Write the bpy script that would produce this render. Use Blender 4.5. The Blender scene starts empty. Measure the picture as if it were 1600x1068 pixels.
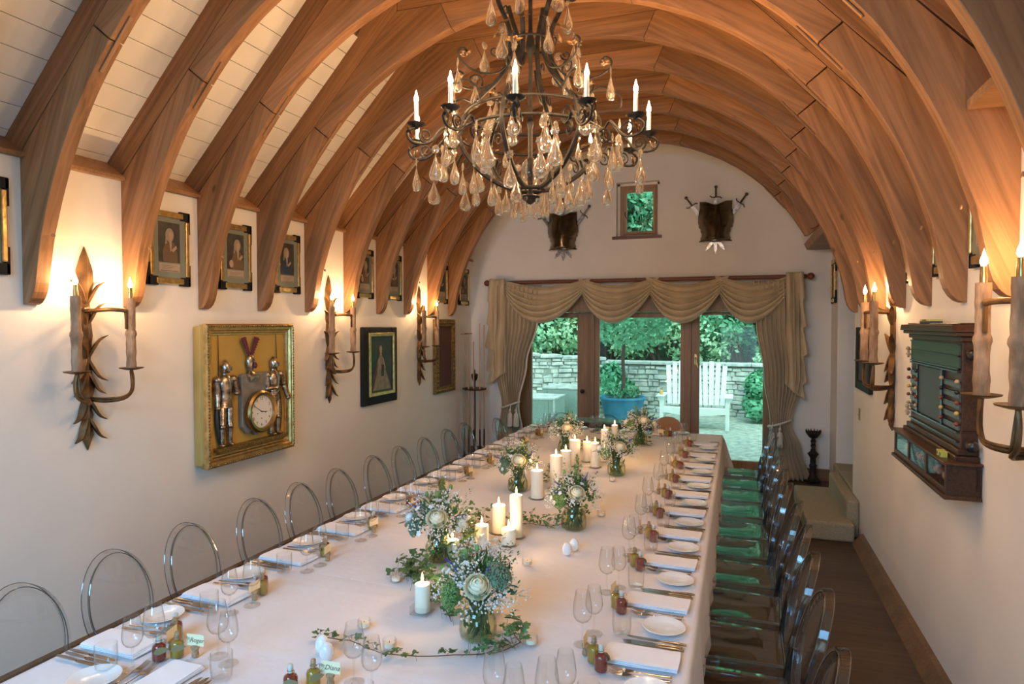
import bpy, bmesh, math, random
from math import pi, sin, cos, radians
from mathutils import Vector, Matrix, noise
random.seed(7)
S = bpy.context.scene
COL = S.collection

# ---------------------------------------------------------------- camera
cd = bpy.data.cameras.new('camera'); cam = bpy.data.objects.new('camera', cd); COL.objects.link(cam)
FPX, VX, VY, CX, CY, CAMZ = 1016.3, 1154.02, 505.1, 800.0, 534.0, 1.965
_d = Vector(((VX-CX)/FPX, -(VY-CY)/FPX, -1.0)).normalized()
_up = Vector((0, -_d.z, _d.y)).normalized()
_x = _d.cross(_up)
ROT = Matrix((_x, _d, _up))
cd.sensor_width = 36; cd.lens = FPX/1600*36; cd.clip_start = .05; cd.clip_end = 200
cam.matrix_world = Matrix.Translation((0, 0, CAMZ)) @ ROT.to_4x4()
S.camera = cam
# ---------------------------------------------------------------- world, sky light, view
W = bpy.data.worlds.new('sky'); S.world = W; W.use_nodes = True
bg = W.node_tree.nodes['Background']; bg.inputs[0].default_value = (.62, .95, .98, 1); bg.inputs[1].default_value = 2.0
S.view_settings.view_transform = 'Standard'; S.view_settings.look = 'None'
S.view_settings.exposure = 0.25; S.view_settings.gamma = 1.0; S.view_settings.use_curve_mapping = False
S.cycles.max_bounces = 9; S.cycles.diffuse_bounces = 4; S.cycles.glossy_bounces = 4
S.cycles.transmission_bounces = 8; S.cycles.transparent_max_bounces = 40
S.cycles.caustics_reflective = False; S.cycles.caustics_refractive = False
S.cycles.sample_clamp_indirect = 8.0; S.cycles.blur_glossy = 0.5
BULB_W, SCONCE_W, CANDLE_W = 9.8, 5.6, 1.2
WARM = (1.0, .59, .275)

def area_light(name, loc, target, sx, sy, power, color, spread=180):
    l = bpy.data.lights.new(name, 'AREA'); l.shape = 'RECTANGLE'; l.size = sx; l.size_y = sy
    l.energy = power; l.color = color; l.spread = radians(spread)
    o = bpy.data.objects.new(name, l); COL.objects.link(o); o.location = loc
    o.rotation_euler = (Vector(target)-Vector(loc)).to_track_quat('-Z', 'Y').to_euler()
    return o
# daylight through the windows in the wall behind the camera (the garden doors let in the sky itself)
area_light('daylight_rear_window', (-1.6, -2.0, 3.1), (-1.5, 1.6, .6), 2.4, 1.3, 68, (.20, .55, 1.0), 115)
area_light('daylight_rear_side_window', (.1, -2.05, 1.25), (-3.7, 2.6, .55), 1.1, 1.1, 14, (.20, .62, 1.0), 80)
sl = bpy.data.lights.new('sun', 'SUN'); sl.energy = 1.9; sl.angle = .6; sl.color = (.85, 1, .9)
so = bpy.data.objects.new('sun', sl); COL.objects.link(so); so.rotation_euler = (radians(38), radians(18), 0)

# ---------------------------------------------------------------- materials
def nodes(name):
    m = bpy.data.materials.new(name); m.use_nodes = True
    nt = m.node_tree; nt.nodes.clear()
    out = nt.nodes.new('ShaderNodeOutputMaterial')
    return m, nt, out
def N(nt, t, **kw):
    n = nt.nodes.new(t)
    for k, v in kw.items():
        if k.startswith('i_'):
            key = k[2:]; key = int(key) if key.isdigit() else key.replace('_', ' ')
            n.inputs[key].default_value = v
        else: setattr(n, k, v)
    return n
def mat(name, col, rough=.5, metal=0.0, col2=None, scale=4.0, stretch=(1, 1, 1), lo=.35, hi=.65, bump=0.0, bscale=None,
        spec=.5, coat=0.0, detail=4.0, vary=0.0, sheen=0.0, sss=0.0, trans=0.0, emit=None):
    m, nt, out = nodes(name); L = nt.links.new
    b = N(nt, 'ShaderNodeBsdfPrincipled'); L(b.outputs[0], out.inputs[0])
    b.inputs['Base Color'].default_value = (*col, 1); b.inputs['Roughness'].default_value = rough
    b.inputs['Metallic'].default_value = metal; b.inputs['Specular IOR Level'].default_value = spec
    b.inputs['Coat Weight'].default_value = coat; b.inputs['Coat Roughness'].default_value = .15
    b.inputs['Sheen Weight'].default_value = sheen
    if sss: b.inputs['Subsurface Weight'].default_value = sss; b.inputs['Subsurface Radius'].default_value = (.03, .015, .008)
    b.inputs['Transmission Weight'].default_value = trans
    if emit: b.inputs['Emission Color'].default_value = (*emit[0], 1); b.inputs['Emission Strength'].default_value = emit[1]
    tc = N(nt, 'ShaderNodeTexCoord'); mp = N(nt, 'ShaderNodeMapping'); mp.inputs['Scale'].default_value = stretch
    L(tc.outputs['Object'], mp.inputs[0])
    if col2 or bump:
        nz = N(nt, 'ShaderNodeTexNoise'); nz.inputs['Scale'].default_value = scale; nz.inputs['Detail'].default_value = detail
        L(mp.outputs[0], nz.inputs[0])
        oi = N(nt, 'ShaderNodeObjectInfo'); ml = N(nt, 'ShaderNodeMath', operation='MULTIPLY'); ml.inputs[1].default_value = 37.0
        vm = N(nt, 'ShaderNodeVectorMath', operation='ADD'); L(oi.outputs['Random'], ml.inputs[0]); L(mp.outputs[0], vm.inputs[0]); L(ml.outputs[0], vm.inputs[1])
        L(vm.outputs[0], nz.inputs[0])
        if col2:
            cr = N(nt, 'ShaderNodeValToRGB'); cr.color_ramp.elements[0].position = lo; cr.color_ramp.elements[1].position = hi
            cr.color_ramp.elements[0].color = (*col, 1); cr.color_ramp.elements[1].color = (*col2, 1)
            L(nz.outputs[0], cr.inputs[0]); last = cr.outputs[0]
            if vary:
                hs = N(nt, 'ShaderNodeHueSaturation'); mr = N(nt, 'ShaderNodeMapRange')
                mr.inputs['To Min'].default_value = 1-vary; mr.inputs['To Max'].default_value = 1+vary
                L(oi.outputs['Random'], mr.inputs[0]); L(mr.outputs[0], hs.inputs['Value']); L(last, hs.inputs['Color']); last = hs.outputs[0]
            L(last, b.inputs['Base Color'])
        if bump:
            nb = nz
            if bscale:
                nb = N(nt, 'ShaderNodeTexNoise'); nb.inputs['Scale'].default_value = bscale; nb.inputs['Detail'].default_value = 4; L(vm.outputs[0], nb.inputs[0])
            bp = N(nt, 'ShaderNodeBump'); bp.inputs['Strength'].default_value = bump; bp.inputs['Distance'].default_value = .01
            L(nb.outputs[0], bp.inputs['Height']); L(bp.outputs[0], b.inputs['Normal'])
    return m
def thin_glass(name, tint=(.96, .98, .98), edge=(.55, .62, .66), base=.035, top=.75, rough=.02, power=3.5):
    m, nt, out = nodes(name); L = nt.links.new
    lw = N(nt, 'ShaderNodeLayerWeight'); lw.inputs[0].default_value = .5
    pw = N(nt, 'ShaderNodeMath', operation='POWER'); pw.inputs[1].default_value = power; L(lw.outputs['Facing'], pw.inputs[0])
    mr = N(nt, 'ShaderNodeMapRange'); mr.inputs['To Min'].default_value = base; mr.inputs['To Max'].default_value = top; L(pw.outputs[0], mr.inputs[0])
    mx = N(nt, 'ShaderNodeMix', data_type='RGBA'); mx.inputs['A'].default_value = (*tint, 1); mx.inputs['B'].default_value = (*edge, 1); L(pw.outputs[0], mx.inputs['Factor'])
    tr = N(nt, 'ShaderNodeBsdfTransparent'); L(mx.outputs['Result'], tr.inputs[0])
    gl = N(nt, 'ShaderNodeBsdfGlossy'); gl.inputs['Roughness'].default_value = rough
    ms = N(nt, 'ShaderNodeMixShader'); L(mr.outputs[0], ms.inputs[0]); L(tr.outputs[0], ms.inputs[1]); L(gl.outputs[0], ms.inputs[2]); L(ms.outputs[0], out.inputs[0])
    return m
def solid_glass(name, col=(1, 1, 1), mixt=.35, ior=1.5):
    m, nt, out = nodes(name); L = nt.links.new
    g = N(nt, 'ShaderNodeBsdfGlass'); g.inputs['Color'].default_value = (*col, 1); g.inputs['IOR'].default_value = ior; g.inputs['Roughness'].default_value = 0.02
    t = N(nt, 'ShaderNodeBsdfTransparent'); t.inputs[0].default_value = (*col, 1)
    ms = N(nt, 'ShaderNodeMixShader'); ms.inputs[0].default_value = mixt; L(g.outputs[0], ms.inputs[1]); L(t.outputs[0], ms.inputs[2]); L(ms.outputs[0], out.inputs[0])
    return m
def crystal_mat(name):
    m, nt, out = nodes(name); L = nt.links.new
    g = N(nt, 'ShaderNodeBsdfGlass'); g.inputs['IOR'].default_value = 1.5; g.inputs['Roughness'].default_value = .03; g.inputs['Color'].default_value = (1, .98, .94, 1)
    t = N(nt, 'ShaderNodeBsdfTransparent'); d = N(nt, 'ShaderNodeBsdfTranslucent'); d.inputs[0].default_value = (1, .95, .86, 1)
    a = N(nt, 'ShaderNodeMixShader'); a.inputs[0].default_value = .22; b = N(nt, 'ShaderNodeMixShader'); b.inputs[0].default_value = .09
    L(g.outputs[0], a.inputs[1]); L(t.outputs[0], a.inputs[2]); L(a.outputs[0], b.inputs[1]); L(d.outputs[0], b.inputs[2]); L(b.outputs[0], out.inputs[0])
    return m
def flame_mat(name, col, strength):
    m, nt, out = nodes(name); L = nt.links.new
    e = N(nt, 'ShaderNodeEmission'); e.inputs[0].default_value = (*col, 1); e.inputs[1].default_value = strength
    t = N(nt, 'ShaderNodeBsdfTransparent'); a = N(nt, 'ShaderNodeAddShader')
    L(e.outputs[0], a.inputs[0]); L(t.outputs[0], a.inputs[1]); L(a.outputs[0], out.inputs[0])
    return m
def wood(name, c1, c2, rough=.45, sc=5.0, vary=.12, bump=.15, knots=True, axis=0):
    m, nt, out = nodes(name); L = nt.links.new
    b = N(nt, 'ShaderNodeBsdfPrincipled'); L(b.outputs[0], out.inputs[0]); b.inputs['Roughness'].default_value = rough
    b.inputs['Specular IOR Level'].default_value = .35
    tc = N(nt, 'ShaderNodeTexCoord'); oi = N(nt, 'ShaderNodeObjectInfo')
    ml = N(nt, 'ShaderNodeMath', operation='MULTIPLY'); ml.inputs[1].default_value = 53.0; L(oi.outputs['Random'], ml.inputs[0])
    mp = N(nt, 'ShaderNodeMapping'); mp.inputs['Scale'].default_value = tuple(.55 if i == axis else 11 for i in range(3)); L(tc.outputs['Object'], mp.inputs[0])
    vm = N(nt, 'ShaderNodeVectorMath', operation='ADD'); L(mp.outputs[0], vm.inputs[0]); L(ml.outputs[0], vm.inputs[1])
    n1 = N(nt, 'ShaderNodeTexNoise'); n1.inputs['Scale'].default_value = sc; n1.inputs['Detail'].default_value = 6; n1.inputs['Distortion'].default_value = .6; L(vm.outputs[0], n1.inputs[0])
    n2 = N(nt, 'ShaderNodeTexNoise'); n2.inputs['Scale'].default_value = .35; n2.inputs['Detail'].default_value = 3; L(vm.outputs[0], n2.inputs[0])
    cr = N(nt, 'ShaderNodeValToRGB'); cr.color_ramp.elements[0].position = .25; cr.color_ramp.elements[1].position = .78
    cr.color_ramp.elements[0].color = (*c1, 1); cr.color_ramp.elements[1].color = (*c2, 1); L(n1.outputs[0], cr.inputs[0])
    mr0 = N(nt, 'ShaderNodeMapRange'); mr0.inputs['From Min'].default_value = .3; mr0.inputs['From Max'].default_value = .7; mr0.inputs['To Min'].default_value = .72; mr0.inputs['To Max'].default_value = 1.18; L(n2.outputs[0], mr0.inputs[0])
    mr = N(nt, 'ShaderNodeMapRange'); mr.inputs['To Min'].default_value = 1-vary; mr.inputs['To Max'].default_value = 1+vary; L(oi.outputs['Random'], mr.inputs[0])
    mm = N(nt, 'ShaderNodeMath', operation='MULTIPLY'); L(mr.outputs[0], mm.inputs[0]); L(mr0.outputs[0], mm.inputs[1])
    hs = N(nt, 'ShaderNodeHueSaturation'); L(mm.outputs[0], hs.inputs['Value']); L(cr.outputs[0], hs.inputs['Color'])
    last = hs.outputs[0]
    if knots:
        vo = N(nt, 'ShaderNodeTexVoronoi'); vo.inputs['Scale'].default_value = 1.7
        m3 = N(nt, 'ShaderNodeMapping'); m3.inputs['Scale'].default_value = (1, 2.2, 2.2); L(tc.outputs['Object'], m3.inputs[0])
        v3 = N(nt, 'ShaderNodeVectorMath', operation='ADD'); L(m3.outputs[0], v3.inputs[0]); L(ml.outputs[0], v3.inputs[1]); L(v3.outputs[0], vo.inputs[0])
        kr = N(nt, 'ShaderNodeMapRange'); kr.inputs['From Min'].default_value = .02; kr.inputs['From Max'].default_value = .07; kr.inputs['To Min'].default_value = .7; kr.inputs['To Max'].default_value = 0; L(vo.outputs[0], kr.inputs[0])
        mx = N(nt, 'ShaderNodeMix', data_type='RGBA'); mx.inputs['B'].default_value = (c1[0]*.25, c1[1]*.22, c1[2]*.2, 1); L(kr.outputs[0], mx.inputs['Factor']); L(last, mx.inputs['A']); last = mx.outputs['Result']
    L(last, b.inputs['Base Color'])
    bp = N(nt, 'ShaderNodeBump'); bp.inputs['Strength'].default_value = bump; bp.inputs['Distance'].default_value = .004; L(n1.outputs[0], bp.inputs['Height']); L(bp.outputs[0], b.inputs['Normal'])
    return m

M = {}
M['oak'] = wood('oak_beam', (.20, .092, .036), (.44, .215, .095), .5, sc=3.2)
M['oak_v'] = wood('oak_joinery_upright', (.28, .165, .088), (.44, .275, .155), .45, knots=False, axis=2)
M['oak_pale'] = wood('oak_joinery', (.24, .12, .055), (.42, .23, .11), .45, knots=False)
M['dark_wood'] = wood('mahogany', (.028, .012, .007), (.075, .032, .017), .38, sc=7, knots=False)
M['rod_wood'] = wood('rod_wood', (.13, .045, .025), (.24, .09, .05), .35, knots=False)
M['wall'] = mat('plaster', (.79, .74, .68), .9, col2=(.83, .785, .72), scale=1.5, bump=.12, bscale=14)
M['board'] = mat('painted_board', (.80, .76, .69), .6, col2=(.85, .81, .74), scale=3)
M['floor'] = wood('floor_oak', (.050, .029, .016), (.105, .062, .034), .35, sc=3, knots=False)
M['carpet'] = mat('stair_carpet', (.32, .26, .16), .95, col2=(.40, .33, .22), scale=80, bump=.6)
M['base'] = wood('baseboard_oak', (.15, .085, .042), (.24, .14, .075), .5, knots=False)
M['linen'] = mat('table_linen', (.73, .715, .74), .85, col2=(.77, .755, .775), scale=3, bump=.9, bscale=4.5, sheen=.1)
M['napkin'] = mat('napkin_linen', (.84, .84, .88), .9, col2=(.88, .88, .91), scale=10, bump=.1, bscale=300)
M['china'] = mat('china', (.86, .87, .86), .12, coat=.5)
M['steel'] = mat('steel', (.36, .36, .35), .2, 1.0)
M['iron'] = mat('wrought_iron', (.012, .011, .010), .55, .1, col2=(.030, .026, .021), scale=30, bump=.3, spec=.3)
M['gilt_iron'] = mat('gilded_iron', (.075, .040, .018), .45, .6, col2=(.27, .145, .055), scale=9, bump=.6)
M['gold'] = mat('gilt', (.50, .33, .12), .32, .85, col2=(.72, .50, .20), scale=25, bump=.3)
M['gold_dark'] = mat('gilt_dark', (.16, .10, .035), .35, .8, col2=(.42, .28, .10), scale=60, bump=.5)
M['gold_paint'] = mat('gold_paint', (.42, .29, .08), .55, .15, col2=(.50, .36, .12), scale=3, stretch=(8, 8, 1))
M['gold_field'] = mat('gold_field', (.50, .31, .06), .6, .1, col2=(.56, .36, .09), scale=4)
M['black'] = mat('black_lacquer', (.012, .014, .016), .3, coat=.3)
M['black_matt'] = mat('black_frame', (.010, .012, .014), .6, spec=.25)
M['armour'] = mat('armour_steel', (.22, .18, .15), .3, 1.0, col2=(.62, .55, .47), scale=30)
M['dark_armour'] = mat('dark_armour', (.12, .095, .06), .22, .95, col2=(.22, .18, .12), scale=6)
M['candle'] = mat('candle_wax', (.93, .86, .70), .55, sss=.5)
M['candle_tube'] = mat('white_tube', (.86, .82, .72), .5)
M['sleeve'] = mat('dripped_wax_sleeve', (.26, .145, .075), .75, col2=(.50, .32, .19), scale=22, stretch=(1, 1, .35), bump=1.0, bscale=60)
M['brass'] = mat('brass', (.42, .29, .12), .3, 1.0)
M['wick'] = mat('wick', (.02, .015, .01), .9)
M['bulb'] = flame_mat('lit_bulb', (1, .78, .46), 14)
M['flame'] = flame_mat('candle_flame', (1, .62, .24), 7)
M['glass'] = thin_glass('drinking_glass', (.985, .985, .98), (.78, .78, .77), .04, .9, .02, 4.2)
M['chair'] = thin_glass('clear_polycarbonate', (.955, .965, .97), (.55, .60, .64), .045, .6, .015, 4.0)
M['chair_edge'] = thin_glass('clear_polycarbonate_edge', (.86, .88, .89), (.24, .29, .34), .07, .65, .03, 3.2)
M['chair_line'] = thin_glass('polycarbonate_rim_line', (.42, .46, .50), (.12, .15, .19), .16, .8, .05, 1.5)
M['pane'] = thin_glass('window_glass', (.97, .985, .98), (.85, .88, .88), .03, .6)
M['crystal'] = crystal_mat('crystal')
M['vase'] = thin_glass('vase_glass', (.94, .96, .92), (.45, .50, .40), .05, .7)
M['water'] = thin_glass('greenish_water', (.94, .95, .80), (.50, .55, .30), .03, .5)
M['red_liquid'] = mat('red_liqueur', (.30, .030, .012), .08, spec=.6, trans=.35, coat=.6)
M['yellow_liquid'] = mat('yellow_liqueur', (.50, .33, .03), .08, spec=.6, trans=.4, coat=.6)
M['cork'] = mat('cork', (.30, .17, .08), .9, col2=(.52, .34, .19), scale=120, bump=.4)
M['card'] = mat('cream_card', (.90, .76, .48), .8)
M['ink'] = mat('black_ink', (.015, .015, .02), .6)
M['tag'] = mat('grey_leaf_tag', (.24, .19, .09), .8)
M['twine'] = mat('twine', (.30, .20, .10), .9)
M['fabric'] = mat('gold_silk', (.47, .37, .22), .62, col2=(.58, .465, .295), scale=5, stretch=(1, 1, .4), sheen=.3, bump=.2, bscale=60)
M['lining'] = mat('pale_lining', (.62, .60, .52), .8)
M['leaf'] = mat('leaf', (.045, .12, .04), .5, col2=(.10, .22, .07), scale=30, vary=.2)
M['leaf_light'] = mat('leaf_light', (.13, .24, .06), .55, col2=(.22, .34, .10), scale=40)
M['leaf_grey'] = mat('leaf_grey', (.12, .20, .13), .6, col2=(.20, .30, .18), scale=40)
M['stem'] = mat('stem', (.07, .13, .04), .6)
M['twig'] = mat('ivy_stem', (.10, .055, .03), .8)
M['white_petal'] = mat('white_petal', (.84, .83, .78), .7, sss=.15)
M['cream_petal'] = mat('cream_petal', (.88, .81, .58), .7, sss=.2)
M['blue_petal'] = mat('blue_petal', (.05, .045, .25), .7, col2=(.10, .08, .40), scale=60)
M['yellow_petal'] = mat('yellow_petal', (.62, .60, .18), .7)
M['stone'] = mat('dry_stone', (.36, .42, .40), .95, col2=(.62, .68, .62), scale=6, bump=.6, bscale=25, vary=.1)
M['cobble'] = mat('cobbles', (.26, .32, .28), .9, col2=(.50, .56, .46), scale=9, bump=1.0, bscale=14)
M['moss'] = mat('mossy_mortar', (.26, .31, .27), .95, col2=(.36, .42, .36), scale=20)
M['soil'] = mat('soil', (.03, .05, .03), .95)
M['grass'] = mat('bank', (.04, .16, .09), .95, col2=(.08, .26, .14), scale=8)
M['foliage'] = mat('foliage', (.05, .26, .13), .6, col2=(.16, .50, .28), scale=1.2, vary=.2)
M['foliage_light'] = mat('foliage_light', (.28, .58, .34), .6, col2=(.58, .84, .55), scale=1.5, vary=.2)
M['bark'] = mat('bark', (.07, .05, .04), .9)
M['tub'] = mat('blue_glaze', (.03, .20, .36), .45, col2=(.06, .28, .44), scale=5)
M['white_paint'] = mat('white_paint', (.80, .88, .84), .6)
M['rattan'] = mat('grey_rattan', (.22, .34, .30), .8, col2=(.32, .44, .38), scale=60, bump=.5)
M['sb_green'] = mat('score_green', (.025, .065, .04), .45, coat=.12)
M['slate'] = mat('slate', (.05, .075, .075), .5)
M['score_strip'] = mat('score_strip', (.05, .06, .06), .4, col2=(.10, .11, .11), scale=40, coat=.15)
M['ivory'] = mat('ivory', (.46, .33, .19), .4)
M['red_bead'] = mat('red_bead', (.22, .05, .03), .3)
M['yellow_bead'] = mat('yellow_bead', (.60, .40, .10), .3)
M['purple'] = mat('plume', (.13, .02, .04), .7)
M['clock_face'] = mat('clock_face', (.80, .75, .66), .4)
M['grey_stone'] = mat('grey_shield', (.17, .15, .12), .6, col2=(.26, .23, .19), scale=14)
M['mount'] = mat('grey_green_mount', (.20, .215, .17), .8)
M['print_dark'] = mat('print_dark', (.035, .032, .028), .6, col2=(.07, .06, .05), scale=12)
M['skin'] = mat('print_skin', (.42, .28, .20), .7)
M['wig'] = mat('print_wig', (.30, .24, .17), .7)
M['coat_brown'] = mat('print_brown', (.15, .09, .045), .7)
M['coat_blue'] = mat('print_blue', (.025, .045, .075), .7)
M['cartouche'] = mat('print_cartouche', (.40, .30, .22), .7)
M['painting_green'] = mat('painting_ground', (.018, .035, .032), .5, col2=(.04, .06, .05), scale=6)
M['dress'] = mat('painting_dress', (.17, .18, .13), .6, col2=(.28, .25, .18), scale=20)
M['red_cloth'] = mat('painting_red', (.14, .04, .03), .6, col2=(.05, .03, .03), scale=9, stretch=(6, 6, 1))
M['cue'] = mat('cue_ash', (.48, .30, .15), .35, coat=.4)
M['chalk_yellow'] = mat('yellow_paper', (.62, .55, .10), .6)
M['chalk_blue'] = mat('blue_paper', (.03, .06, .12), .6)
M['pink'] = mat('pink_glass', (.40, .10, .12), .2, coat=.5)
M['teal_fabric'] = mat('seat_back_wood', (.42, .20, .09), .6)
M['aqua'] = mat('frosted_top', (.12, .22, .19), .25, coat=.4)
M['white_plastic'] = mat('white_plastic', (.7, .66, .6), .5)

# ---------------------------------------------------------------- mesh helpers
def frame(a, b, roll=None):
    z = (Vector(b)-Vector(a)).normalized(); t = Vector((0, 0, 1)) if abs(z.z) < .95 else Vector((1, 0, 0))
    x = t.cross(z).normalized(); return x, z.cross(x), z
class MB:
    def __init__(s): s.v = []; s.f = []; s.m = []; s.mi = 0
    def add(s, vs, fs, mx=None):
        o = len(s.v); s.v += [(mx @ Vector(p)) if mx else Vector(p) for p in vs]
        s.f += [[i+o for i in f] for f in fs]; s.m += [s.mi]*len(fs); return s
    def box(s, c, d, rot=None, taper=1.0):
        x, y, z = d[0]/2, d[1]/2, d[2]/2; t = taper
        vs = [(-x, -y, -z), (x, -y, -z), (x, y, -z), (-x, y, -z), (-x*t, -y*t, z), (x*t, -y*t, z), (x*t, y*t, z), (-x*t, y*t, z)]
        mx = Matrix.Translation(c)
        if rot: mx = mx @ (Matrix.Rotation(rot[2], 4, 'Z') @ Matrix.Rotation(rot[1], 4, 'Y') @ Matrix.Rotation(rot[0], 4, 'X'))
        return s.add(vs, [(3, 2, 1, 0), (4, 5, 6, 7), (0, 1, 5, 4), (1, 2, 6, 5), (2, 3, 7, 6), (3, 0, 4, 7)], mx)
    def bb(s, x0, x1, y0, y1, z0, z1): return s.box(((x0+x1)/2, (y0+y1)/2, (z0+z1)/2), (abs(x1-x0), abs(y1-y0), abs(z1-z0)))
    def lathe(s, prof, seg=16, c=(0, 0, 0), mx=None, sx=1.0, sy=1.0, lobes=0, lobe=0.0, cap=True):
        vs = []; fs = []
        for r, z in prof:
            for k in range(seg):
                a = 2*pi*k/seg; rr = r*(1+lobe*cos(lobes*a)) if lobes else r
                vs.append((rr*cos(a)*sx+c[0], rr*sin(a)*sy+c[1], z+c[2]))
        n = len(prof)
        for i in range(n-1):
            for k in range(seg):
                k2 = (k+1) % seg; fs.append((i*seg+k, i*seg+k2, (i+1)*seg+k2, (i+1)*seg+k))
        if cap and prof[0][0] > 1e-6: fs.append(tuple(range(seg-1, -1, -1)))
        if cap and prof[-1][0] > 1e-6: fs.append(tuple((n-1)*seg+k for k in range(seg)))
        return s.add(vs, fs, mx)
    def cyl(s, a, b, r0, r1=None, seg=10):
        r1 = r0 if r1 is None else r1; x, y, z = frame(a, b); a = Vector(a); b = Vector(b)
        vs = [a+x*cos(2*pi*k/seg)*r0+y*sin(2*pi*k/seg)*r0 for k in range(seg)]+[b+x*cos(2*pi*k/seg)*r1+y*sin(2*pi*k/seg)*r1 for k in range(seg)]
        fs = [(k, (k+1) % seg, seg+(k+1) % seg, seg+k) for k in range(seg)]+[tuple(range(seg-1, -1, -1)), tuple(range(seg, 2*seg))]
        return s.add(vs, fs)
    def tube(s, pts, r, seg=8, closed=False, flat=1.0):
        pts = [Vector(p) for p in pts]; n = len(pts)
        rs = r if isinstance(r, (list, tuple)) else [r]*n
        vs = []; pu = None
        for i, p in enumerate(pts):
            if closed: d = pts[(i+1) % n]-pts[i-1]
            else: d = pts[min(i+1, n-1)]-pts[max(i-1, 0)]
            d.normalize()
            if pu is None: x, y, _ = frame((0, 0, 0), d)
            else:
                x = pu-d*pu.dot(d)
                if x.length < 1e-5: x, y, _ = frame((0, 0, 0), d)
                x.normalize(); y = d.cross(x)
            pu = x
            for k in range(seg):
                a = 2*pi*k/seg+pi/seg; vs.append(p+x*cos(a)*rs[i]+y*sin(a)*rs[i]*flat)
        fs = []
        for i in range(n if closed else n-1):
            j = (i+1) % n
            for k in range(seg): fs.append((i*seg+k, i*seg+(k+1) % seg, j*seg+(k+1) % seg, j*seg+k))
        if not closed: fs += [tuple(range(seg-1, -1, -1)), tuple((n-1)*seg+k for k in range(seg))]
        return s.add(vs, fs)
    def prism(s, out, t0, t1, mx=None):          # outline in x,z extruded along y
        n = len(out); vs = [(p[0], t0, p[1]) for p in out]+[(p[0], t1, p[1]) for p in out]
        fs = [tuple(range(n)), tuple(range(2*n-1, n-1, -1))]+[(i, n+i, n+(i+1) % n, (i+1) % n) for i in range(n)]
        return s.add(vs, fs, mx)
    def sph(s, c, r, sc=(1, 1, 1), seg=10, rings=6, mx=None):
        prof = [(r*sin(pi*i/rings) if 0 < i < rings else 0, -r*cos(pi*i/rings)) for i in range(rings+1)]
        m = Matrix.Translation(c) @ (mx or Matrix()) @ Matrix.Diagonal((*sc, 1))
        return s.lathe(prof, seg, mx=m)
    def octa(s, c, r):
        c = Vector(c); vs = [c+Vector(d)*r for d in ((1, 0, 0), (-1, 0, 0), (0, 1, 0), (0, -1, 0), (0, 0, 1), (0, 0, -1))]
        return s.add(vs, [(0, 2, 4), (2, 1, 4), (1, 3, 4), (3, 0, 4), (2, 0, 5), (1, 2, 5), (3, 1, 5), (0, 3, 5)])
    def grid(s, fn, nu, nv, cu=False):
        vs = [fn(i/nu, j/nv) for i in range(nu+1) for j in range(nv+1)]
        fs = [(i*(nv+1)+j, (i+1)*(nv+1)+j, (i+1)*(nv+1)+j+1, i*(nv+1)+j+1) for i in range(nu) for j in range(nv)]
        return s.add(vs, fs)
    def leaf(s, c, d, n, L, w):
        c = Vector(c); d = Vector(d).normalized(); n = Vector(n); x = d.cross(n)
        if x.length < 1e-4: x = d.cross(Vector((.3, .5, .8)))
        x.normalize(); u = x.cross(d)
        vs = [c, c+d*L*.35+x*w-u*w*.0, c+d*L*.4+u*w*.25*-1, c+d*L*.35-x*w, c+d*L*.75+x*w*.6, c+d*L*.75-x*w*.6, c+d*L-u*L*.08]
        return s.add(vs, [(0, 1, 2), (0, 2, 3), (1, 4, 2), (2, 5, 3), (2, 4, 6), (2, 6, 5)])
    def build(s, name, material, parent=None, loc=None, smooth=True, angle=38, bevel=0, rot=None, solid=0, merge=False):
        me = bpy.data.meshes.new(name); me.from_pydata([tuple(p) for p in s.v], [], s.f)
        ms = material if isinstance(material, (list, tuple)) else [material]
        for m in ms: me.materials.append(M[m] if isinstance(m, str) else m)
        if len(ms) > 1: me.polygons.foreach_set('material_index', s.m)
        me.update()
        if merge:
            bm = bmesh.new(); bm.from_mesh(me); bmesh.ops.remove_doubles(bm, verts=bm.verts, dist=1e-4); bm.to_mesh(me); bm.free()
        if smooth:
            me.polygons.foreach_set('use_smooth', [True]*len(me.polygons)); me.set_sharp_from_angle(angle=radians(angle))
        o = bpy.data.objects.new(name, me); COL.objects.link(o)
        if parent: o.parent = parent
        if loc: o.location = loc
        if rot: o.rotation_euler = rot
        if bevel:
            b = o.modifiers.new('bevel', 'BEVEL'); b.width = bevel; b.segments = 2; b.limit_method = 'ANGLE'; b.angle_limit = radians(50)
        if solid:
            b = o.modifiers.new('solid', 'SOLIDIFY'); b.thickness = solid; b.offset = 0
        return o
def tag(o, label, cat, group=None):
    o['label'] = label; o['category'] = cat
    if group: o['group'] = group
    return o
def struct(o): o['kind'] = 'structure'; return o
def thing(name, label, cat, loc=(0, 0, 0), rz=0.0, group=None):
    o = bpy.data.objects.new(name, None); COL.objects.link(o); o.empty_display_size = .05
    o.location = loc; o.rotation_euler = (0, 0, rz); return tag(o, label, cat, group)
KIDS = {}
def kids(o): return [c for c in bpy.data.objects if c.parent == o]
def proto_tree(o): return (o, [proto_tree(c) for c in kids(o)])
def copy_tree(t, parent=None):
    c = t[0].copy(); COL.objects.link(c)
    if parent: c.parent = parent
    for k in t[1]: copy_tree(k, c)
    return c
class Proto:
    """first use places the thing itself, later uses copy it with its parts"""
    def __init__(s, o): s.t = proto_tree(o); s.used = False
    def put(s, loc, rz=0, label=None, cat=None, group=None, scale=None):
        o = s.t[0] if not s.used else copy_tree(s.t)
        s.used = True; o.location = loc; o.rotation_euler = (0, 0, rz)
        if scale: o.scale = scale if isinstance(scale, tuple) else (scale,)*3
        if label: o['label'] = label
        if cat: o['category'] = cat
        if group: o['group'] = group
        return o
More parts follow.
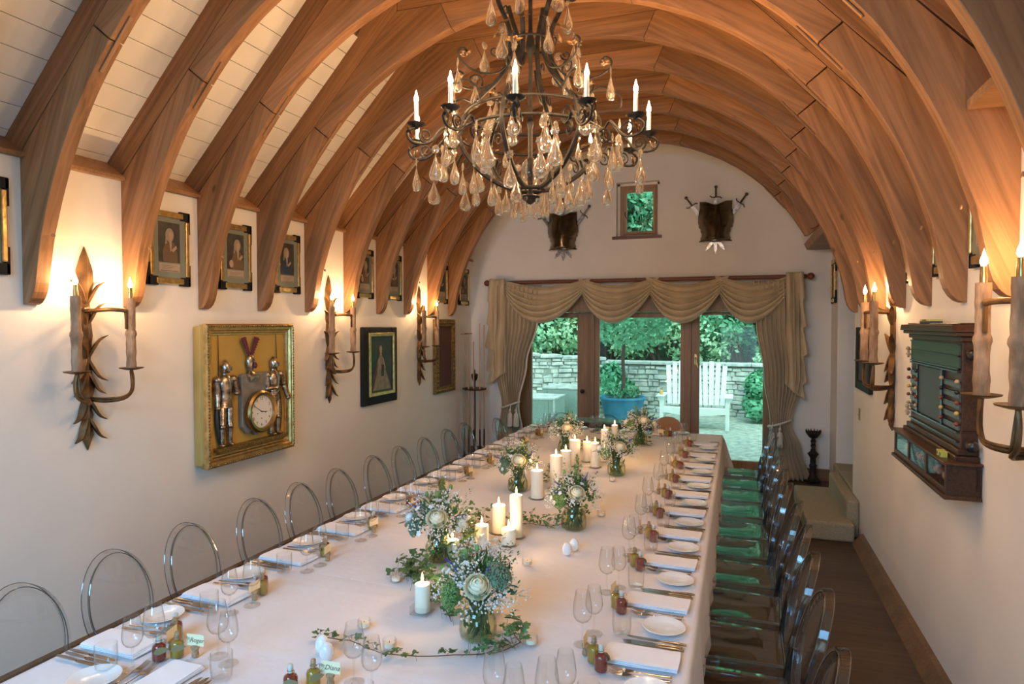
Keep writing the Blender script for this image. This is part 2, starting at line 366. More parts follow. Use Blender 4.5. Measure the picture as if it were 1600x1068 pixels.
def point(name, parent, loc, power, color=WARM, r=.01):
    l = bpy.data.lights.new(name, 'POINT'); l.energy = power; l.color = color; l.shadow_soft_size = r
    o = bpy.data.objects.new(name, l); COL.objects.link(o); o.location = loc
    if parent: o.parent = parent
    return o
ORD = ['first', 'second', 'third', 'fourth', 'fifth', 'sixth', 'seventh', 'eighth', 'ninth', 'tenth', 'eleventh', 'twelfth', 'thirteenth']
def text_obj(body, size, loc, rot, parent, m_='ink', name='lettering', extrude=.0003, align='CENTER', shear=0.0):
    f = bpy.data.curves.new(name, 'FONT'); f.body = body; f.size = size; f.align_x = align; f.align_y = 'CENTER'; f.extrude = extrude; f.shear = shear
    o = bpy.data.objects.new(name, f); COL.objects.link(o)
    me = bpy.data.meshes.new_from_object(o, depsgraph=None); COL.objects.unlink(o); bpy.data.objects.remove(o)
    me.materials.clear(); me.materials.append(M[m_]); o = bpy.data.objects.new(name, me); COL.objects.link(o); o.location = loc; o.rotation_euler = rot
    if parent: o.parent = parent
    return o
def rnd(a, b): return random.uniform(a, b)

# ================================================================ ROOM SHELL
XL, XR, YF, YB = -3.76, 1.0635, 8.95, -2.2
CXR = -1.348                     # centre line of the vault
struct(MB().bb(-4.1, 3.2, YB-.2, 9.6, -.12, 0).build('floor', 'floor', smooth=False))
struct(MB().bb(XL-.2, XL, YB, YF+.3, 0, 2.885).build('wall_left', 'wall', smooth=False))
struct(MB().bb(XR, XR+.2, YB, 7.05, 0, 2.885).build('wall_right', 'wall', smooth=False, bevel=.012))
w = MB(); w.bb(1.09, 1.3, 8.38, YF+.3, 0, 2.88); w.build('wall_right_pier', 'wall', smooth=False, bevel=.012)
struct(bpy.data.objects['wall_right_pier'])
w = MB(); w.bb(2.4, 2.5, 6.85, 8.6, 0, 3.0); w.bb(1.3, 2.4, 8.38, 8.5, 0, 3.0); w.bb(1.2635, 2.4, 6.93, 7.05, 0, 3.0); w.bb(1.28, 2.5, 6.9, 8.5, 2.9, 3.0)
struct(w.build('wall_stair_passage', 'wall', smooth=False))
# far wall with the door opening and the small window
def holed(mb, x0, x1, z0, z1, holes, y0, y1):
    xs = sorted({x0, x1, *[h[0] for h in holes], *[h[1] for h in holes]}); zs = sorted({z0, z1, *[h[2] for h in holes], *[h[3] for h in holes]})
    for a, b in zip(xs, xs[1:]):
        run = None
        for c, d in zip(zs, zs[1:]):
            inside = any(h[0] <= a and b <= h[1] and h[2] <= c and d <= h[3] for h in holes)
            if not inside:
                if run: run[1] = d
                else: run = [c, d]
            if inside and run: mb.bb(a, b, y0, y1, *run); run = None
        if run: mb.bb(a, b, y0, y1, *run)
w = MB(); holed(w, XL-.2, 2.5, 0, 4.6, [(-3.1, .48, 0, 2.42), (-1.60, -1.02, 3.13, 3.89)], YF, YF+.3)
struct(w.build('wall_far', 'wall', smooth=False))
w = MB(); holed(w, XL-.2, XR+.2, 0, 4.6, [(-2.9, -.3, 2.4, 3.8), (-.5, .7, .7, 1.9)], YB-.2, YB)
struct(w.build('wall_rear', 'wall', smooth=False))
# ceiling: sloped painted boards and a flat board
sl_ang = math.atan(1.061)
c = MB()
for side in (-1, 1):
    for i in range(11):
        # boards stepping up the slope, 150 mm wide
        t0 = i*.1545; t1 = t0+.150
        d0 = 2.60-t0*cos(sl_ang); d1 = 2.60-t1*cos(sl_ang)
        z0 = 2.93+t0*sin(sl_ang); z1 = 2.93+t1*sin(sl_ang)
        if d1 < 1.0: break
        nx, nz = sin(sl_ang)*.02, cos(sl_ang)*.02
        xs = [(CXR+side*d0, z0), (CXR+side*d1, z1), (CXR+side*(d1+nx), z1+nz), (CXR+side*(d0+nx), z0+nz)]
        if side < 0: xs = xs[::-1]
        c.prism(xs, YB, YF+.1)
nb = 14
for side in (-1, 1):
    back = [(CXR+side*2.75, 2.86), (CXR+side*1.0, 2.86+1.75*1.061), (CXR+side*1.0, 2.86+1.75*1.061+.1), (CXR+side*2.85, 2.86)]
    c.prism(back if side > 0 else back[::-1], YB, YF+.1)
c.bb(CXR-1.2, CXR+1.2, YB, YF+.1, 4.51, 4.6)
struct(c.build('ceiling', 'board', smooth=False))
# wall plates (sill timbers)
c = MB(); c.prism([(XL-.15, 2.88), (XL+.035, 2.88), (XL+.035, 2.905), (XL-.12, 3.01), (XL-.2, 3.01)], YB, YF)
o = struct(c.build('trim_1', 'oak_pale', smooth=False, bevel=.004))
c = MB(); c.prism([(.80, 2.885), (1.28, 2.885), (1.28, 3.02), (.93, 3.08), (.765, 2.96)], 7.0, YF)
c.prism([(XR-.035, 2.88), (XR+.2, 2.88), (XR+.2, 3.01), (XR+.12, 3.01), (XR-.035, 2.905)], YB, 7.0)
c.prism([(.87, 2.835), (XR, 2.835), (XR, 2.88), (.87, 2.875)], 2.61, 3.145)
struct(c.build('trim_2', 'oak_pale', smooth=False, bevel=.004))
struct(MB().prism([(.975, 0), (XR, 0), (XR, .10), (1.035, .085)], YB, 6.44).build('baseboard_right', 'base', smooth=False))
struct(MB().prism([(XL, 0), (XL+.03, 0), (XL+.03, .045), (XL, .055)], YB, YF).build('baseboard_left', 'base', smooth=False))
c = MB(); c.bb(XL, -3.1, YF-.03, YF, 0, .14); c.bb(.48, 1.09, YF-.03, YF, 0, .14)
struct(c.build('baseboard_far', 'base', smooth=False))
# carpeted steps
st = struct(MB().bb(.60, 1.0, 6.45, 7.85, 0, .17).build('floor_step_lower', 'carpet', smooth=False, bevel=.02))
c = MB(); c.bb(.955, 1.06, 6.62, 7.88, 0, .34); c.bb(1.06, 1.7, 7.055, 7.88, 0, .34); c.bb(1.7, 2.4, 7.055, 8.38, 0, .51); c.bb(1.06, 1.7, 7.88, 8.38, 0, .34)
struct(c.build('floor_step_upper', 'carpet', smooth=False, bevel=.02))

# ================================================================ ROOF ARCHES
PR = [(0, 4.20), (.25, 4.19), (.42, 4.17), (.58, 4.14), (.76, 4.085), (.94, 4.01), (1.13, 3.92), (1.34, 3.79), (1.47, 3.69), (1.60, 3.575), (1.73, 3.43),
      (1.89, 3.24), (2.01, 3.05), (2.12, 2.84), (2.20, 2.64), (2.26, 2.45), (2.295, 2.28), (2.31, 2.19), (2.325, 2.14), (2.345, 2.105), (2.37, 2.08), (2.395, 2.07), (2.412, 2.07)]
def prof_z(d):
    d = abs(d)
    for (a, za), (b, zb) in zip(PR, PR[1:]):
        if a <= d <= b: return za+(zb-za)*(d-a)/(b-a)
def dense(p, d0, d1, n):
    # Catmull through profile points between two stations
    out = []
    for i in range(n+1):
        t = i/n; d = d0+(d1-d0)*t
        # smooth by averaging neighbours
        out.append((d, (prof_z(max(d-.05, -9)) + prof_z(min(d+.05, 2.3)) + 2*prof_z(d))/4))
    return out
SL = lambda d: 4.31-1.061*(d-1.10)
TH = .08
def local_part(out, name, parent, sgn, thick=TH, m='oak', ch=None):
    pts = [(sgn*a, b) for a, b in out]
    cx = sum(p[0] for p in pts)/len(pts); cz = sum(p[1] for p in pts)/len(pts)
    # longest extent direction
    best = max(((p, q) for p in pts for q in pts), key=lambda t: (t[0][0]-t[1][0])**2+(t[0][1]-t[1][1])**2)
    ang = math.atan2(best[1][1]-best[0][1], best[1][0]-best[0][0])
    if ch: ang = math.atan2(ch[3]-ch[1], sgn*(ch[2]-ch[0]))
    ca, sa = cos(ang), sin(ang)
    loc = [((x-cx)*ca+(z-cz)*sa, -(x-cx)*sa+(z-cz)*ca) for x, z in pts]
    mb = MB(); mb.prism(loc, 0, thick)
    o = mb.build(name, m, parent, loc=(cx, 0, cz), rot=(0, -ang, 0), smooth=False, bevel=.003)
    return o
def arch(truncate=False):
    a = thing('roof_arch', 'x', 'roof arch')
    j1, j2 = 1.73, .65
    crown = dense(PR, -j2, j2, 24)+[(.735, 4.308), (-.735, 4.308)]
    local_part(crown, 'crown_piece', a, 1, ch=(0, 0, 1, 0))
    for sg in (-1, 1):
        h = dense(PR, j2+.003, j1-.003, 22)+[(1.838, 3.523), (1.10, 4.308), (.738, 4.308)]
        local_part(h, 'haunch', a, sg, ch=(j2, 4.2, j1, 3.5))
        f = [(1.732, 3.428)]+[p for p in dense(PR, j1+.03, 2.20, 12)]+[p for p in PR if p[0] > 2.21]
        zc = 2.07
        if truncate and sg > 0:
            f = [p for p in f if p[0] < 2.07]+[(2.09, 2.97), (2.23, 3.07), (2.27, 3.07)]
        else: f += [(2.412, 2.90)]
        f += [(1.845, 3.516)]
        local_part(f, 'foot_brace', a, sg, ch=(1.78, 3.45, 2.33, 2.1))
        # the slot where the braces are splined together, standing a hair proud of the soffit
        p0, p1 = (1.62, prof_z(1.62)), (1.84, prof_z(1.84))
        mb = MB(); L = math.hypot(p1[0]-p0[0], p1[1]-p0[1]); mb.box((0, TH/2, 0), (L, .02, .006))
        mb.build('spline', 'oak_pale', a, loc=(sg*(p0[0]+p1[0])/2, 0, (p0[1]+p1[1])/2-.0095), rot=(0, sg*math.atan2(p0[1]-p1[1], p1[0]-p0[0]), 0), smooth=False)
        for (pd, pz) in ((2.26, 2.62),) if not (truncate and sg > 0) else ():
            MB().lathe([(.011, -.004), (.011, .002), (0, .004)], 10).build('peg', 'oak_pale', a, loc=(sg*(pd-.042), TH*.5, pz-.17), rot=(0, -sg*radians(80), 0))
        r = [(2.41, 2.921), (1.10, 4.311), (1.10, 4.50), (1.15, 4.50), (2.56, 3.005), (2.50, 2.94)]
        local_part(r, 'rafter', a, sg, TH*.9, ch=(1.1, 4.31, 2.41, 2.92))
    MB().box((0, 0, 0), (2.19, TH*.9, .185)).build('collar', 'oak', a, loc=(0, TH*.46, 4.404), smooth=False, bevel=.003)
    return a
A_full = Proto(arch()); A_cut = Proto(arch(True))
YR = lambda k: 2.526+.6222*k
for k in range(-1, 10):
    n = 9-k
    where = ['nearest the garden wall gable', 'second from the far gable', 'third from the far gable', 'fourth from the far gable', 'fifth from the far gable', 'sixth from the far gable',
             'seventh from the far gable', 'eighth from the far gable', 'ninth from the far gable', 'tenth from the far gable', 'nearest the camera'][n]
    (A_cut if k >= 8 else A_full).put((CXR, YR(k), 0), 0, 'curved oak roof arch '+where, 'roof arch', 'oak arches of the vaulted ceiling')

# ================================================================ GARDEN DOORS AND WINDOW
YD = 9.12
def door_leaf(name, x0, x1, z0, z1, px0, px1, pz0, pz1, knob=None, hx=None):
    c = MB(); holed(c, x0, x1, z0, z1, [(px0, px1, pz0, pz1)], YD, YD+.06)
    d = struct(c.build(name, 'oak_v', smooth=False, bevel=.006))
    MB().bb(px0-.005, px1+.005, YD+.025, YD+.033, pz0-.005, pz1+.005).build('pane', 'pane', d, smooth=False)
    if hx:
        h = MB()
        if knob: h.lathe([(.02, 0), (.022, .005), (.012, .012), (.012, .04), (.028, .05), (.03, .065), (.02, .08), (0, .082)], 14, mx=Matrix.Translation((hx, YD, 1.0)) @ Matrix.Rotation(pi/2, 4, 'X'))
        else: h.tube([(hx, YD-.002, 1.50), (hx, YD-.03, 1.49), (hx+.012, YD-.05, 1.44), (hx+.035, YD-.05, 1.37)], .011); h.box((hx, YD-.005, 1.48), (.03, .01, .14))
        h.build('handle', 'brass' if not knob else 'iron', d)
    return d
door_leaf('door_1', -3.04, -2.03, .03, 2.12, -2.87, -2.18, .22, 2.045, True, -2.10)
door_leaf('door_2', -2.01, -.63, .03, 2.12, -1.865, -.745, .22, 2.045)
door_leaf('door_3', -.62, .43, .03, 2.12, -.495, .31, .14, 2.08, False, -.545)
c = MB(); c.bb(-3.1, -3.045, YF+.02, YD+.10, 0, 2.125); c.bb(.435, .48, YF+.02, YD+.10, 0, 2.125); c.bb(-3.1, .48, YF+.02, YD+.10, 2.125, 2.42); c.bb(-3.1, .48, YF+.02, YD+.14, 0, .028)
c.bb(-2.03, -1.93, YD-.03, YD-.002, .03, 2.12); c.bb(-.69, -.60, YD-.03, YD-.002, .03, 2.12)
struct(c.build('trim_3', 'oak_v', smooth=False, bevel=.005))
c = MB(); holed(c, -1.565, -1.055, 3.155, 3.86, [(-1.50, -1.09, 3.20, 3.80)], YF+.11, YF+.17)
wn = struct(c.build('window_1', 'oak_v', smooth=False, bevel=.005))
MB().bb(-1.505, -1.085, YF+.14, YF+.146, 3.195, 3.805).build('pane', 'pane', wn, smooth=False)
c = MB(); holed(c, -1.505, -1.085, 3.195, 3.805, [(-1.47, -1.115, 3.23, 3.765)], YF+.09, YF+.125); c.build('casement', 'oak_v', wn, smooth=False, bevel=.003)
MB().bb(-1.65, -.985, YF-.05, YF+.11, 3.115, 3.152).build('window_sill', 'rod_wood', wn, smooth=False, bevel=.004)
MB().tube([(-1.485, YF+.08, 3.50), (-1.49, YF+.05, 3.47), (-1.475, YF+.045, 3.42), (-1.45, YF+.05, 3.40)], .006).build('handle', 'iron', wn)
struct(MB().bb(-1.60, -1.565, YF+.11, YF+.17, 3.13, 3.89).bb(-1.055, -1.02, YF+.11, YF+.17, 3.13, 3.89).bb(-1.6, -1.02, YF+.11, YF+.17, 3.86, 3.89).build('trim_4', 'wall', smooth=False))

# ================================================================ TABLE
TX0, TX1, TY0, TY1, TZ = -2.335, -.152, 1.33, 7.40, .75
t = thing('banquet_table', 'long banquet table hidden beneath white linen cloths', 'table', ((TX0+TX1)/2, (TY0+TY1)/2, 0))
MB().bb(-1.075, 1.075, -3.02, 3.02, .70, .742).build('tabletop', 'oak_pale', t, smooth=False)
for sx in (-1, 1):
    for sy in (-1, -.33, .33, 1): MB().box((sx*.85, sy*2.8, .35), (.07, .07, .70)).build('leg', 'oak_pale', t, smooth=False)
DRAPE = .37
def cloth_z(x, y):
    v = Vector((x*1.6, y*1.3, 0)); f = noise.noise(v)*.0016+noise.noise(v*3.1)*.0007
    # sharp laundry folds: long crease lines
    for cy in (1.95, 2.5, 3.6, 4.2, 5.4, 6.1): f += .0020*math.exp(-((y-cy+.03*sin(x*2))/.014)**2)
    for cx in (-1.75, -1.22, -.70): f += .0020*math.exp(-((x-cx+.02*sin(y*1.3))/.014)**2)
    return f
def cloth(y0, y1, lift, name, ends=(True, True), drape=DRAPE, x0=TX0, x1=TX1):
    mb = MB()
    rr = .012
    def side(s, y, out):   # s: arclength across
        pass
    W_ = x1-x0; nu = 150; ny = int((y1-y0)/.022)
    tot = W_+2*drape
    ys = [y0+(y1-y0)*j/ny for j in range(ny+1)]
    us = []
    nd = 14
    for i in range(nd): us.append(-drape+drape*i/nd)
    nt = 110
    for i in range(nt+1): us.append(W_*i/nt)
    for i in range(1, nd+1): us.append(W_+drape*i/nd)
    def fold(y, t, sd):
        return (.5+.5*sin(y*9+sd*2+1.5*sin(y*2.3)))*.035*t+.012*sin(y*23+sd)*t
    vs = []; ids = {}
    def P(u, y):
        if u < 0:
            t = -u/drape; return (x0-.006-.012*t-fold(y, t, 0)*.45, y, TZ+lift-drape*t+.004*0)
        if u > W_:
            t = (u-W_)/drape; return (x1+.006+.012*t+fold(y, t, 1)*.45, y, TZ+lift-drape*t)
        return (x0+u, y, TZ+lift+cloth_z(x0+u, y))
    for u in us:
        for y in ys: vs.append(P(u, y))
    n = len(ys); fs = [(i*n+j, (i+1)*n+j, (i+1)*n+j+1, i*n+j+1) for i in range(len(us)-1) for j in range(n-1)]
    mb.add(vs, fs)
    if ends[1]:
        # far end drop joined to the last row, corners swung out
        o = len(mb.v); nd2 = 10; cols = len(us)
        row = [(i*n+n-1) for i in range(cols)]
        prev = row
        for k in range(1, nd2+1):
            t = k/nd2; cur = []
            for i, u in enumerate(us):
                uu = min(max(u, 0), W_); b = P(uu, y1)
                over = 0 if 0 <= u <= W_ else (abs(u-uu)/drape)
                zz = TZ+lift-max(t, over)*drape
                sx = 0 if over == 0 else (-1 if u < 0 else 1)
                x = b[0]+sx*(.006+.10*over*(1-t*.3)+.02*over)
                y = y1+.008+.05*t+.03*t*(.5+.5*sin(uu*11))+over*t*.03
                mb.v.append(Vector((x, y, zz))); cur.append(len(mb.v)-1)
            for i in range(cols-1): mb.f.append([prev[i], prev[i+1], cur[i+1], cur[i]]); mb.m.append(0)
            prev = cur
    return mb.build(name, 'linen', angle=80)
tag(cloth(TY0-.02, TY1, .004, 'tablecloth'), 'white linen cloth covering the whole long table down to its side drops', 'tablecloth')
def runner(name, y0, y1, x0, x1, lift, label):
    mb = MB(); nx, ny = 70, int((y1-y0)/.03)
    mb.grid(lambda a, b: (x0+(x1-x0)*a, y0+(y1-y0)*b+.012*sin(a*9), TZ+lift-.0030*max(abs(2*b-1)**30, abs(2*a-1)**30)+cloth_z(x0+(x1-x0)*a, y0+(y1-y0)*b)), nx, ny)
    return tag(mb.build(name, 'linen', angle=80, solid=.0008), label, 'tablecloth')
runner('overlay_cloth', 2.60, 5.05, TX0+.02, TX1-.012, .0054, 'white linen overlay cloth creased across the middle of the table')
TOPZ = TZ+.0105

# ================================================================ CLEAR CHAIRS
def make_chair():
    # faces -x; origin on the floor below the middle of the seat
    r = thing('ghost_chair', 'x', 'chair')
    s = MB()
    # seat pan with rounded corners and rolled front
    def seat(a, b):
        x = -.235+.44*a; w_ = .195-.02*a
        y = (2*b-1)*w_; z = .46-.012*sin(pi*b)*sin(pi*min(a*1.1, 1))-.0*a
        z -= .018*max(0, 1-a*9)**2
        return (x, y, z)
    s.grid(seat, 16, 12); s.build('seat', 'chair', r, solid=.006, angle=60)
    ap = MB(); zt, zb = .456, .405
    loop = [(-.24, -.17), (-.235, -.187), (-.215, -.195), (.205, -.175), (.212, -.16), (.212, .16), (.205, .175), (-.215, .195), (-.235, .187), (-.24, .17)]
    n = len(loop); ap.add([(x, y, zt) for x, y in loop]+[(x*.985, y*.985, zb) for x, y in loop], [(i, (i+1) % n, n+(i+1) % n, n+i) for i in range(n)])
    ap.build('seat_apron', 'chair', r, solid=.004, angle=50); MB().tube([(x*1.004, y*1.01, zt) for x, y in loop], .0022, 5, True).build('seat_edge', 'chair_line', r)
    # oval back, leaning
    def back_xf(y, z): return (.205+.115*((z-.44)/.48)+.018*(1-(y/.19)**2), y, z)
    oz, rz_, ry_ = .695, .225, .160
    b = MB()
    def pan(a, t):
        ang = 2*pi*a; rr = t
        y = ry_*rr*sin(ang)*.94; z = oz+rz_*rr*cos(ang)*.94
        p = back_xf(y, z); return (p[0]+.012*(1-rr**2), p[1], p[2])
    b.grid(pan, 32, 6); b.build('back_panel', 'chair', r, solid=.004, angle=60, merge=True)
    rim = []
    for off, nm in ((0, 0),):
        pts = [back_xf(ry_*sin(2*pi*k/40), oz+rz_*cos(2*pi*k/40)) for k in range(40)]
        q = MB()
        # rectangular-section rim: inner band and outer band
        V = []
        for i, p in enumerate(pts):
            an = 2*pi*i/40; d = Vector((0, sin(an), cos(an)))
            for (du, dx) in ((-.010, -.012), (.004, -.012), (.006, .022), (-.004, .022)):
                V.append(Vector(p)+d*du+Vector((dx, 0, 0)))
        F = []
        for i in range(40):
            j = (i+1) % 40
            for k in range(4): F.append((i*4+k, i*4+(k+1) % 4, j*4+(k+1) % 4, j*4+k))
        q.add(V, F); q.build('back_rim', 'chair', r, angle=40)
        for du, dx, rr in ((-.008, -.012, .0022), (.004, .022, .0020)):
            MB().tube([Vector(p)+Vector((dx, du*sin(2*pi*i/40), du*cos(2*pi*i/40))) for i, p in enumerate(pts)], rr, 5, True).build('rim_edge', 'chair_line', r)
    for sy in (-1, 1):
        q = MB()
        q.tube([(.33, sy*.185, .0), (.262, sy*.178, .22), (.222, sy*.176, .40), (.226, sy*.184, .48), (.240, sy*.187, .56)], [.011, .015, .019, .018, .006], 4, flat=1.2)
        q.build('leg', 'chair_edge', r, angle=30)
        MB().tube([(.21, sy*.176, .40), (.222, sy*.186, .48), (.236, sy*.178, .56), (.246, sy*.165, .60)], .006, 4, flat=2.5).build('joint_block', 'chair_line', r, angle=30)
        q = MB(); q.tube([(-.235, sy*.185, .0), (-.222, sy*.182, .22), (-.215, sy*.18, .45)], [.011, .014, .019], 4)
        q.build('leg', 'chair_edge', r, angle=30)
    return r
CH = Proto(make_chair())
LCH = [1.762, 2.173, 2.614, 3.10, 3.524, 3.954, 4.433, 4.864, 5.314, 5.815, 6.24, 6.69]
RCH = [1.84, 2.284, 2.764, 3.222, 3.66, 4.131, 4.595, 4.998, 5.515, 5.993, 6.437, 6.942]
for i, y in enumerate(LCH):
    CH.put((-2.70+.325 if i < 11 else -2.50+.325, y, 0), pi+rnd(-.04, .04), f'clear plastic oval-backed chair, {ORD[i]} along the left side counting from the near end', 'chair', 'clear chairs along the left side')
for i, y in enumerate(RCH):
    CH.put((.315-.325+rnd(-.01, .02), y, 0), rnd(-.05, .05), f'clear plastic oval-backed chair, {ORD[i]} along the right side counting from the near end', 'chair', 'clear chairs along the right side')
CH.put((-1.95, 7.72, 0), -pi/2, 'clear oval-backed chair at the far table end, in front of the dark door handle', 'chair', 'clear chairs at the far end')
CH.put((-1.40, 7.72, 0), -pi/2, 'clear oval-backed chair at the far table end, between the two far flower jars', 'chair', 'clear chairs at the far end')
wc = thing('round_back_chair', 'round-backed light wooden chair at the far end of the table', 'chair', (-.79, 7.78, 0))
q = MB(); q.prism([(-.18, .46)]+[(-.19*cos(pi*k/14), .66+.19*sin(pi*k/14)) for k in range(15)]+[(.18, .46)], .17, .195); q.build('backrest', 'teal_fabric', wc, bevel=.005, angle=30)
MB().bb(-.21, .21, -.22, .19, .42, .46).build('seat', 'teal_fabric', wc, smooth=False, bevel=.01)
for sx in (-1, 1):
    for sy in (-1, 1): MB().cyl((sx*.18, sy*.17, 0), (sx*.165, sy*.15, .42), .012, .018).build('leg', 'oak_pale', wc)

# ================================================================ PLACE SETTINGS  (local: guest sits at -y facing +y, origin at table edge)
def knife(L=.225):
    b = MB(); out = []
    hl = L*.43
    b.tube([(0, 0, .006), (0, hl*.3, .0065), (0, hl*.8, .006), (0, hl, .005)], [.0055, .007, .0055, .004], 8, flat=.75)
    n = [(-.004, hl), (-.009, hl+.012), (-.010, L*.8), (-.006, L*.95), (.001, L), (.007, L*.9), (.0085, L*.6), (.0085, hl+.012), (.004, hl)]
    vs = [(x, y, .004) for x, y in n]+[(x, y, .0055) for x, y in n]; k = len(n)
    b.add(vs, [tuple(range(k-1, -1, -1)), tuple(range(k, 2*k))]+[(i, (i+1) % k, k+(i+1) % k, k+i) for i in range(k)])
    return b.build('table_knife', 'steel', angle=40)
def fork(L=.205):
    b = MB()
    b.tube([(0, 0, .005), (0, .03, .005), (0, .10, .006), (0, .13, .008)], [.0075, .006, .003, .003], 8, flat=.4)
    n = [(-.003, .128, .008), (-.011, .145, .006), (-.012, .16, .005), (.012, .16, .005), (.011, .145, .006), (.003, .128, .008)]
    k = len(n); b.add([p for p in n]+[(p[0], p[1], p[2]+.0016) for p in n], [tuple(range(k)), tuple(range(2*k-1, k-1, -1))]+[(i, k+i, k+(i+1) % k, (i+1) % k) for i in range(k)])
    for x in (-.0098, -.0033, .0033, .0098):
        b.tube([(x, .158, .006), (x, .18, .007), (x*.95, L, .014)], [.0019, .0018, .001], 5)
    return b.build('table_fork', 'steel', angle=40)
def plate():
    b = MB(); b.lathe([(0, .004), (.045, .004), (.052, .006), (.072, .0125), (.083, .0155), (.084, .0165), (.082, .0175), (.070, .0145), (.051, .009), (.044, .0065), (0, .0065)], 40)
    return b.build('side_plate', 'china')
def napkin():
    b = MB()
    def lay(w_, l_, z, seed):
        def f(a, t):
            x = (a-.5)*w_; y = t*l_
            e = abs(2*a-1)**6*.0015
            return (x+.002*sin(t*7+seed), y+.003*sin(a*3+seed), z+.0022*noise.noise(Vector((x*14+seed, y*14, 0)))-e)
        return f
    # three folds wrapped into one body with soft edges
    n = 18; 
    for z, s_ in ((.004, 1), (.009, 2), (.014, 3)):
        w_ = .135-.002*s_; l_ = .27-.004*s_
        top = lay(w_, l_, z+.0035, s_)
        o = len(b.v); m_ = 12; vs = []
        for i in range(m_+1):
            for j in range(n+1): vs.append(top(i/m_, j/n))
        for i in range(m_+1):
            for j in range(n+1):
                p = top(i/m_, j/n); vs.append((p[0], p[1], z-.0015))
        K = (m_+1)*(n+1); F = []
        for i in range(m_):
            for j in range(n):
                a = i*(n+1)+j; F.append((a, a+n+1, a+n+2, a+1)); F.append((K+a, K+a+1, K+a+n+2, K+a+n+1))
        for j in range(n):
            F.append((j, j+1, K+j+1, K+j)); a = m_*(n+1)+j; F.append((a+1, a, K+a, K+a+1))
        for i in range(m_):
            a = i*(n+1); F.append((a+n+1, a, K+a, K+a+n+1)); a = i*(n+1)+n; F.append((a, a+n+1, K+a+n+1, K+a))
        b.add(vs, F)
    return b.build('folded_napkin', 'napkin', angle=50)
def wine(h=.205, r=.037):
    t = thing('wine_glass', 'x', 'wine glass')
    MB().lathe([(0, .0015), (.030, .001), (.034, .0018), (.034, .003), (.012, .005), (.005, .009)], 24).build('foot', 'glass', t)
    MB().lathe([(.0048, .008), (.0034, .03), (.0034, h*.36), (.006, h*.41)], 10).build('stem', 'glass', t)
    p = [(.004, .41), (.012, .425), (.024, .46), (.033, .52), (.037, .60), (.0360, .70), (.0315, .86), (.0262, 1.0), (.0252, 1.0), (.0305, .86), (.0352, .70), (.0362, .60), (.032, .525), (.023, .468), (.010, .435), (0, .43)]
    MB().lathe([(a*r/.037, b_*h) for a, b_ in p], 24).build('bowl', 'glass', t)
    return t
def tumbler():
    b = MB(); b.lathe([(0, .002), (.030, .001), (.034, .006), (.037, .04), (.036, .09), (.0347, .09), (.0355, .04), (.032, .010), (0, .009)], 24)
    return b.build('tumbler', 'glass')
def bottle(kind):
    t = thing(kind+'_liqueur_bottle', 'x', 'bottle')
    MB().lathe([(0, 0), (.020, 0), (.0225, .004), (.0225, .046), (.020, .053), (.010, .060), (0, .060)], 16).build('liquid', kind+'_liquid', t)
    MB().lathe([(.0235, .001), (.0235, .047), (.021, .055), (.0105, .063), (.009, .078), (.011, .080)], 16).build('bottle_body', 'glass', t)
    MB().lathe([(0, .062), (.0082, .064), (.0088, .088), (.0065, .092), (0, .092)], 10).build('stopper', 'cork' if kind == 'yellow' else 'lining', t)
    tw = MB(); tw.tube([(.0105*cos(a*.7), .0105*sin(a*.7), .068+.0005*a) for a in range(10)], .0012, 5, True); tw.tube([(.010, 0, .07), (.022, -.004, .078), (.026, -.010, .066)], .001, 5); tw.build('twine', 'twine', t)
    lf = MB(); lf.mi = 0; lf.prism([(-.013, 0), (-.010, .012), (.004, .022), (.013, .024), (.012, .010), (.004, -.004), (-.008, -.008)], -.0006, .0006, Matrix.Translation((.010, -.0245, .035)) @ Matrix.Rotation(.6, 4, 'Z') @ Matrix.Rotation(.9, 4, 'Y') @ Matrix.Scale(1.3, 4))
    lf.build('leaf_tag', 'tag', t, smooth=False)
    return t
def corkstop():
    b = MB(); b.lathe([(0, 0), (.0125, 0), (.0125, .010), (.0105, .018), (.0115, .024), (.0150, .030), (.0150, .036), (.010, .0395), (0, .040)], 14)
    return b.build('champagne_cork', 'cork')
def card(text=None):
    if not text: return MB().box((0, 0, .018), (.066, .0008, .040)).build('place_card', 'card', smooth=False)
    t = thing('name_card', 'x', 'place card')
    MB().box((0, 0, .018), (.070, .0008, .042)).build('paper', 'card', t, smooth=False)
    text_obj(text, .0235, (.006, -.0008, .017), (pi/2, 0, 0), t, 'ink', 'handwriting', .0001, 'CENTER', .35)
    fl = MB()
    for k in range(2):
        x0 = -.032+k*.007; fl.tube([(x0+.004*cos(a*.9)*(.4+a*.08), -.0009, .024-k*.003+.004*sin(a*.9)*(.4+a*.08)) for a in range(12)], .0004, 4)
        fl.tube([(x0, -.0009, .022-k*.003), (x0+.003, -.0009, .012), (x0+.001, -.0009, .004)], .0004, 4)
    fl.build('drawn_flourish', 'ink', t)
    return t
P_ = {k: Proto(v) for k, v in dict(knife=knife(), fork=fork(), plate=plate(), napkin=napkin(), wine=wine(), white=wine(.19, .034), tumbler=tumbler(), red=bottle('red'), yellow=bottle('yellow'), cork=corkstop(), card=card()).items()}
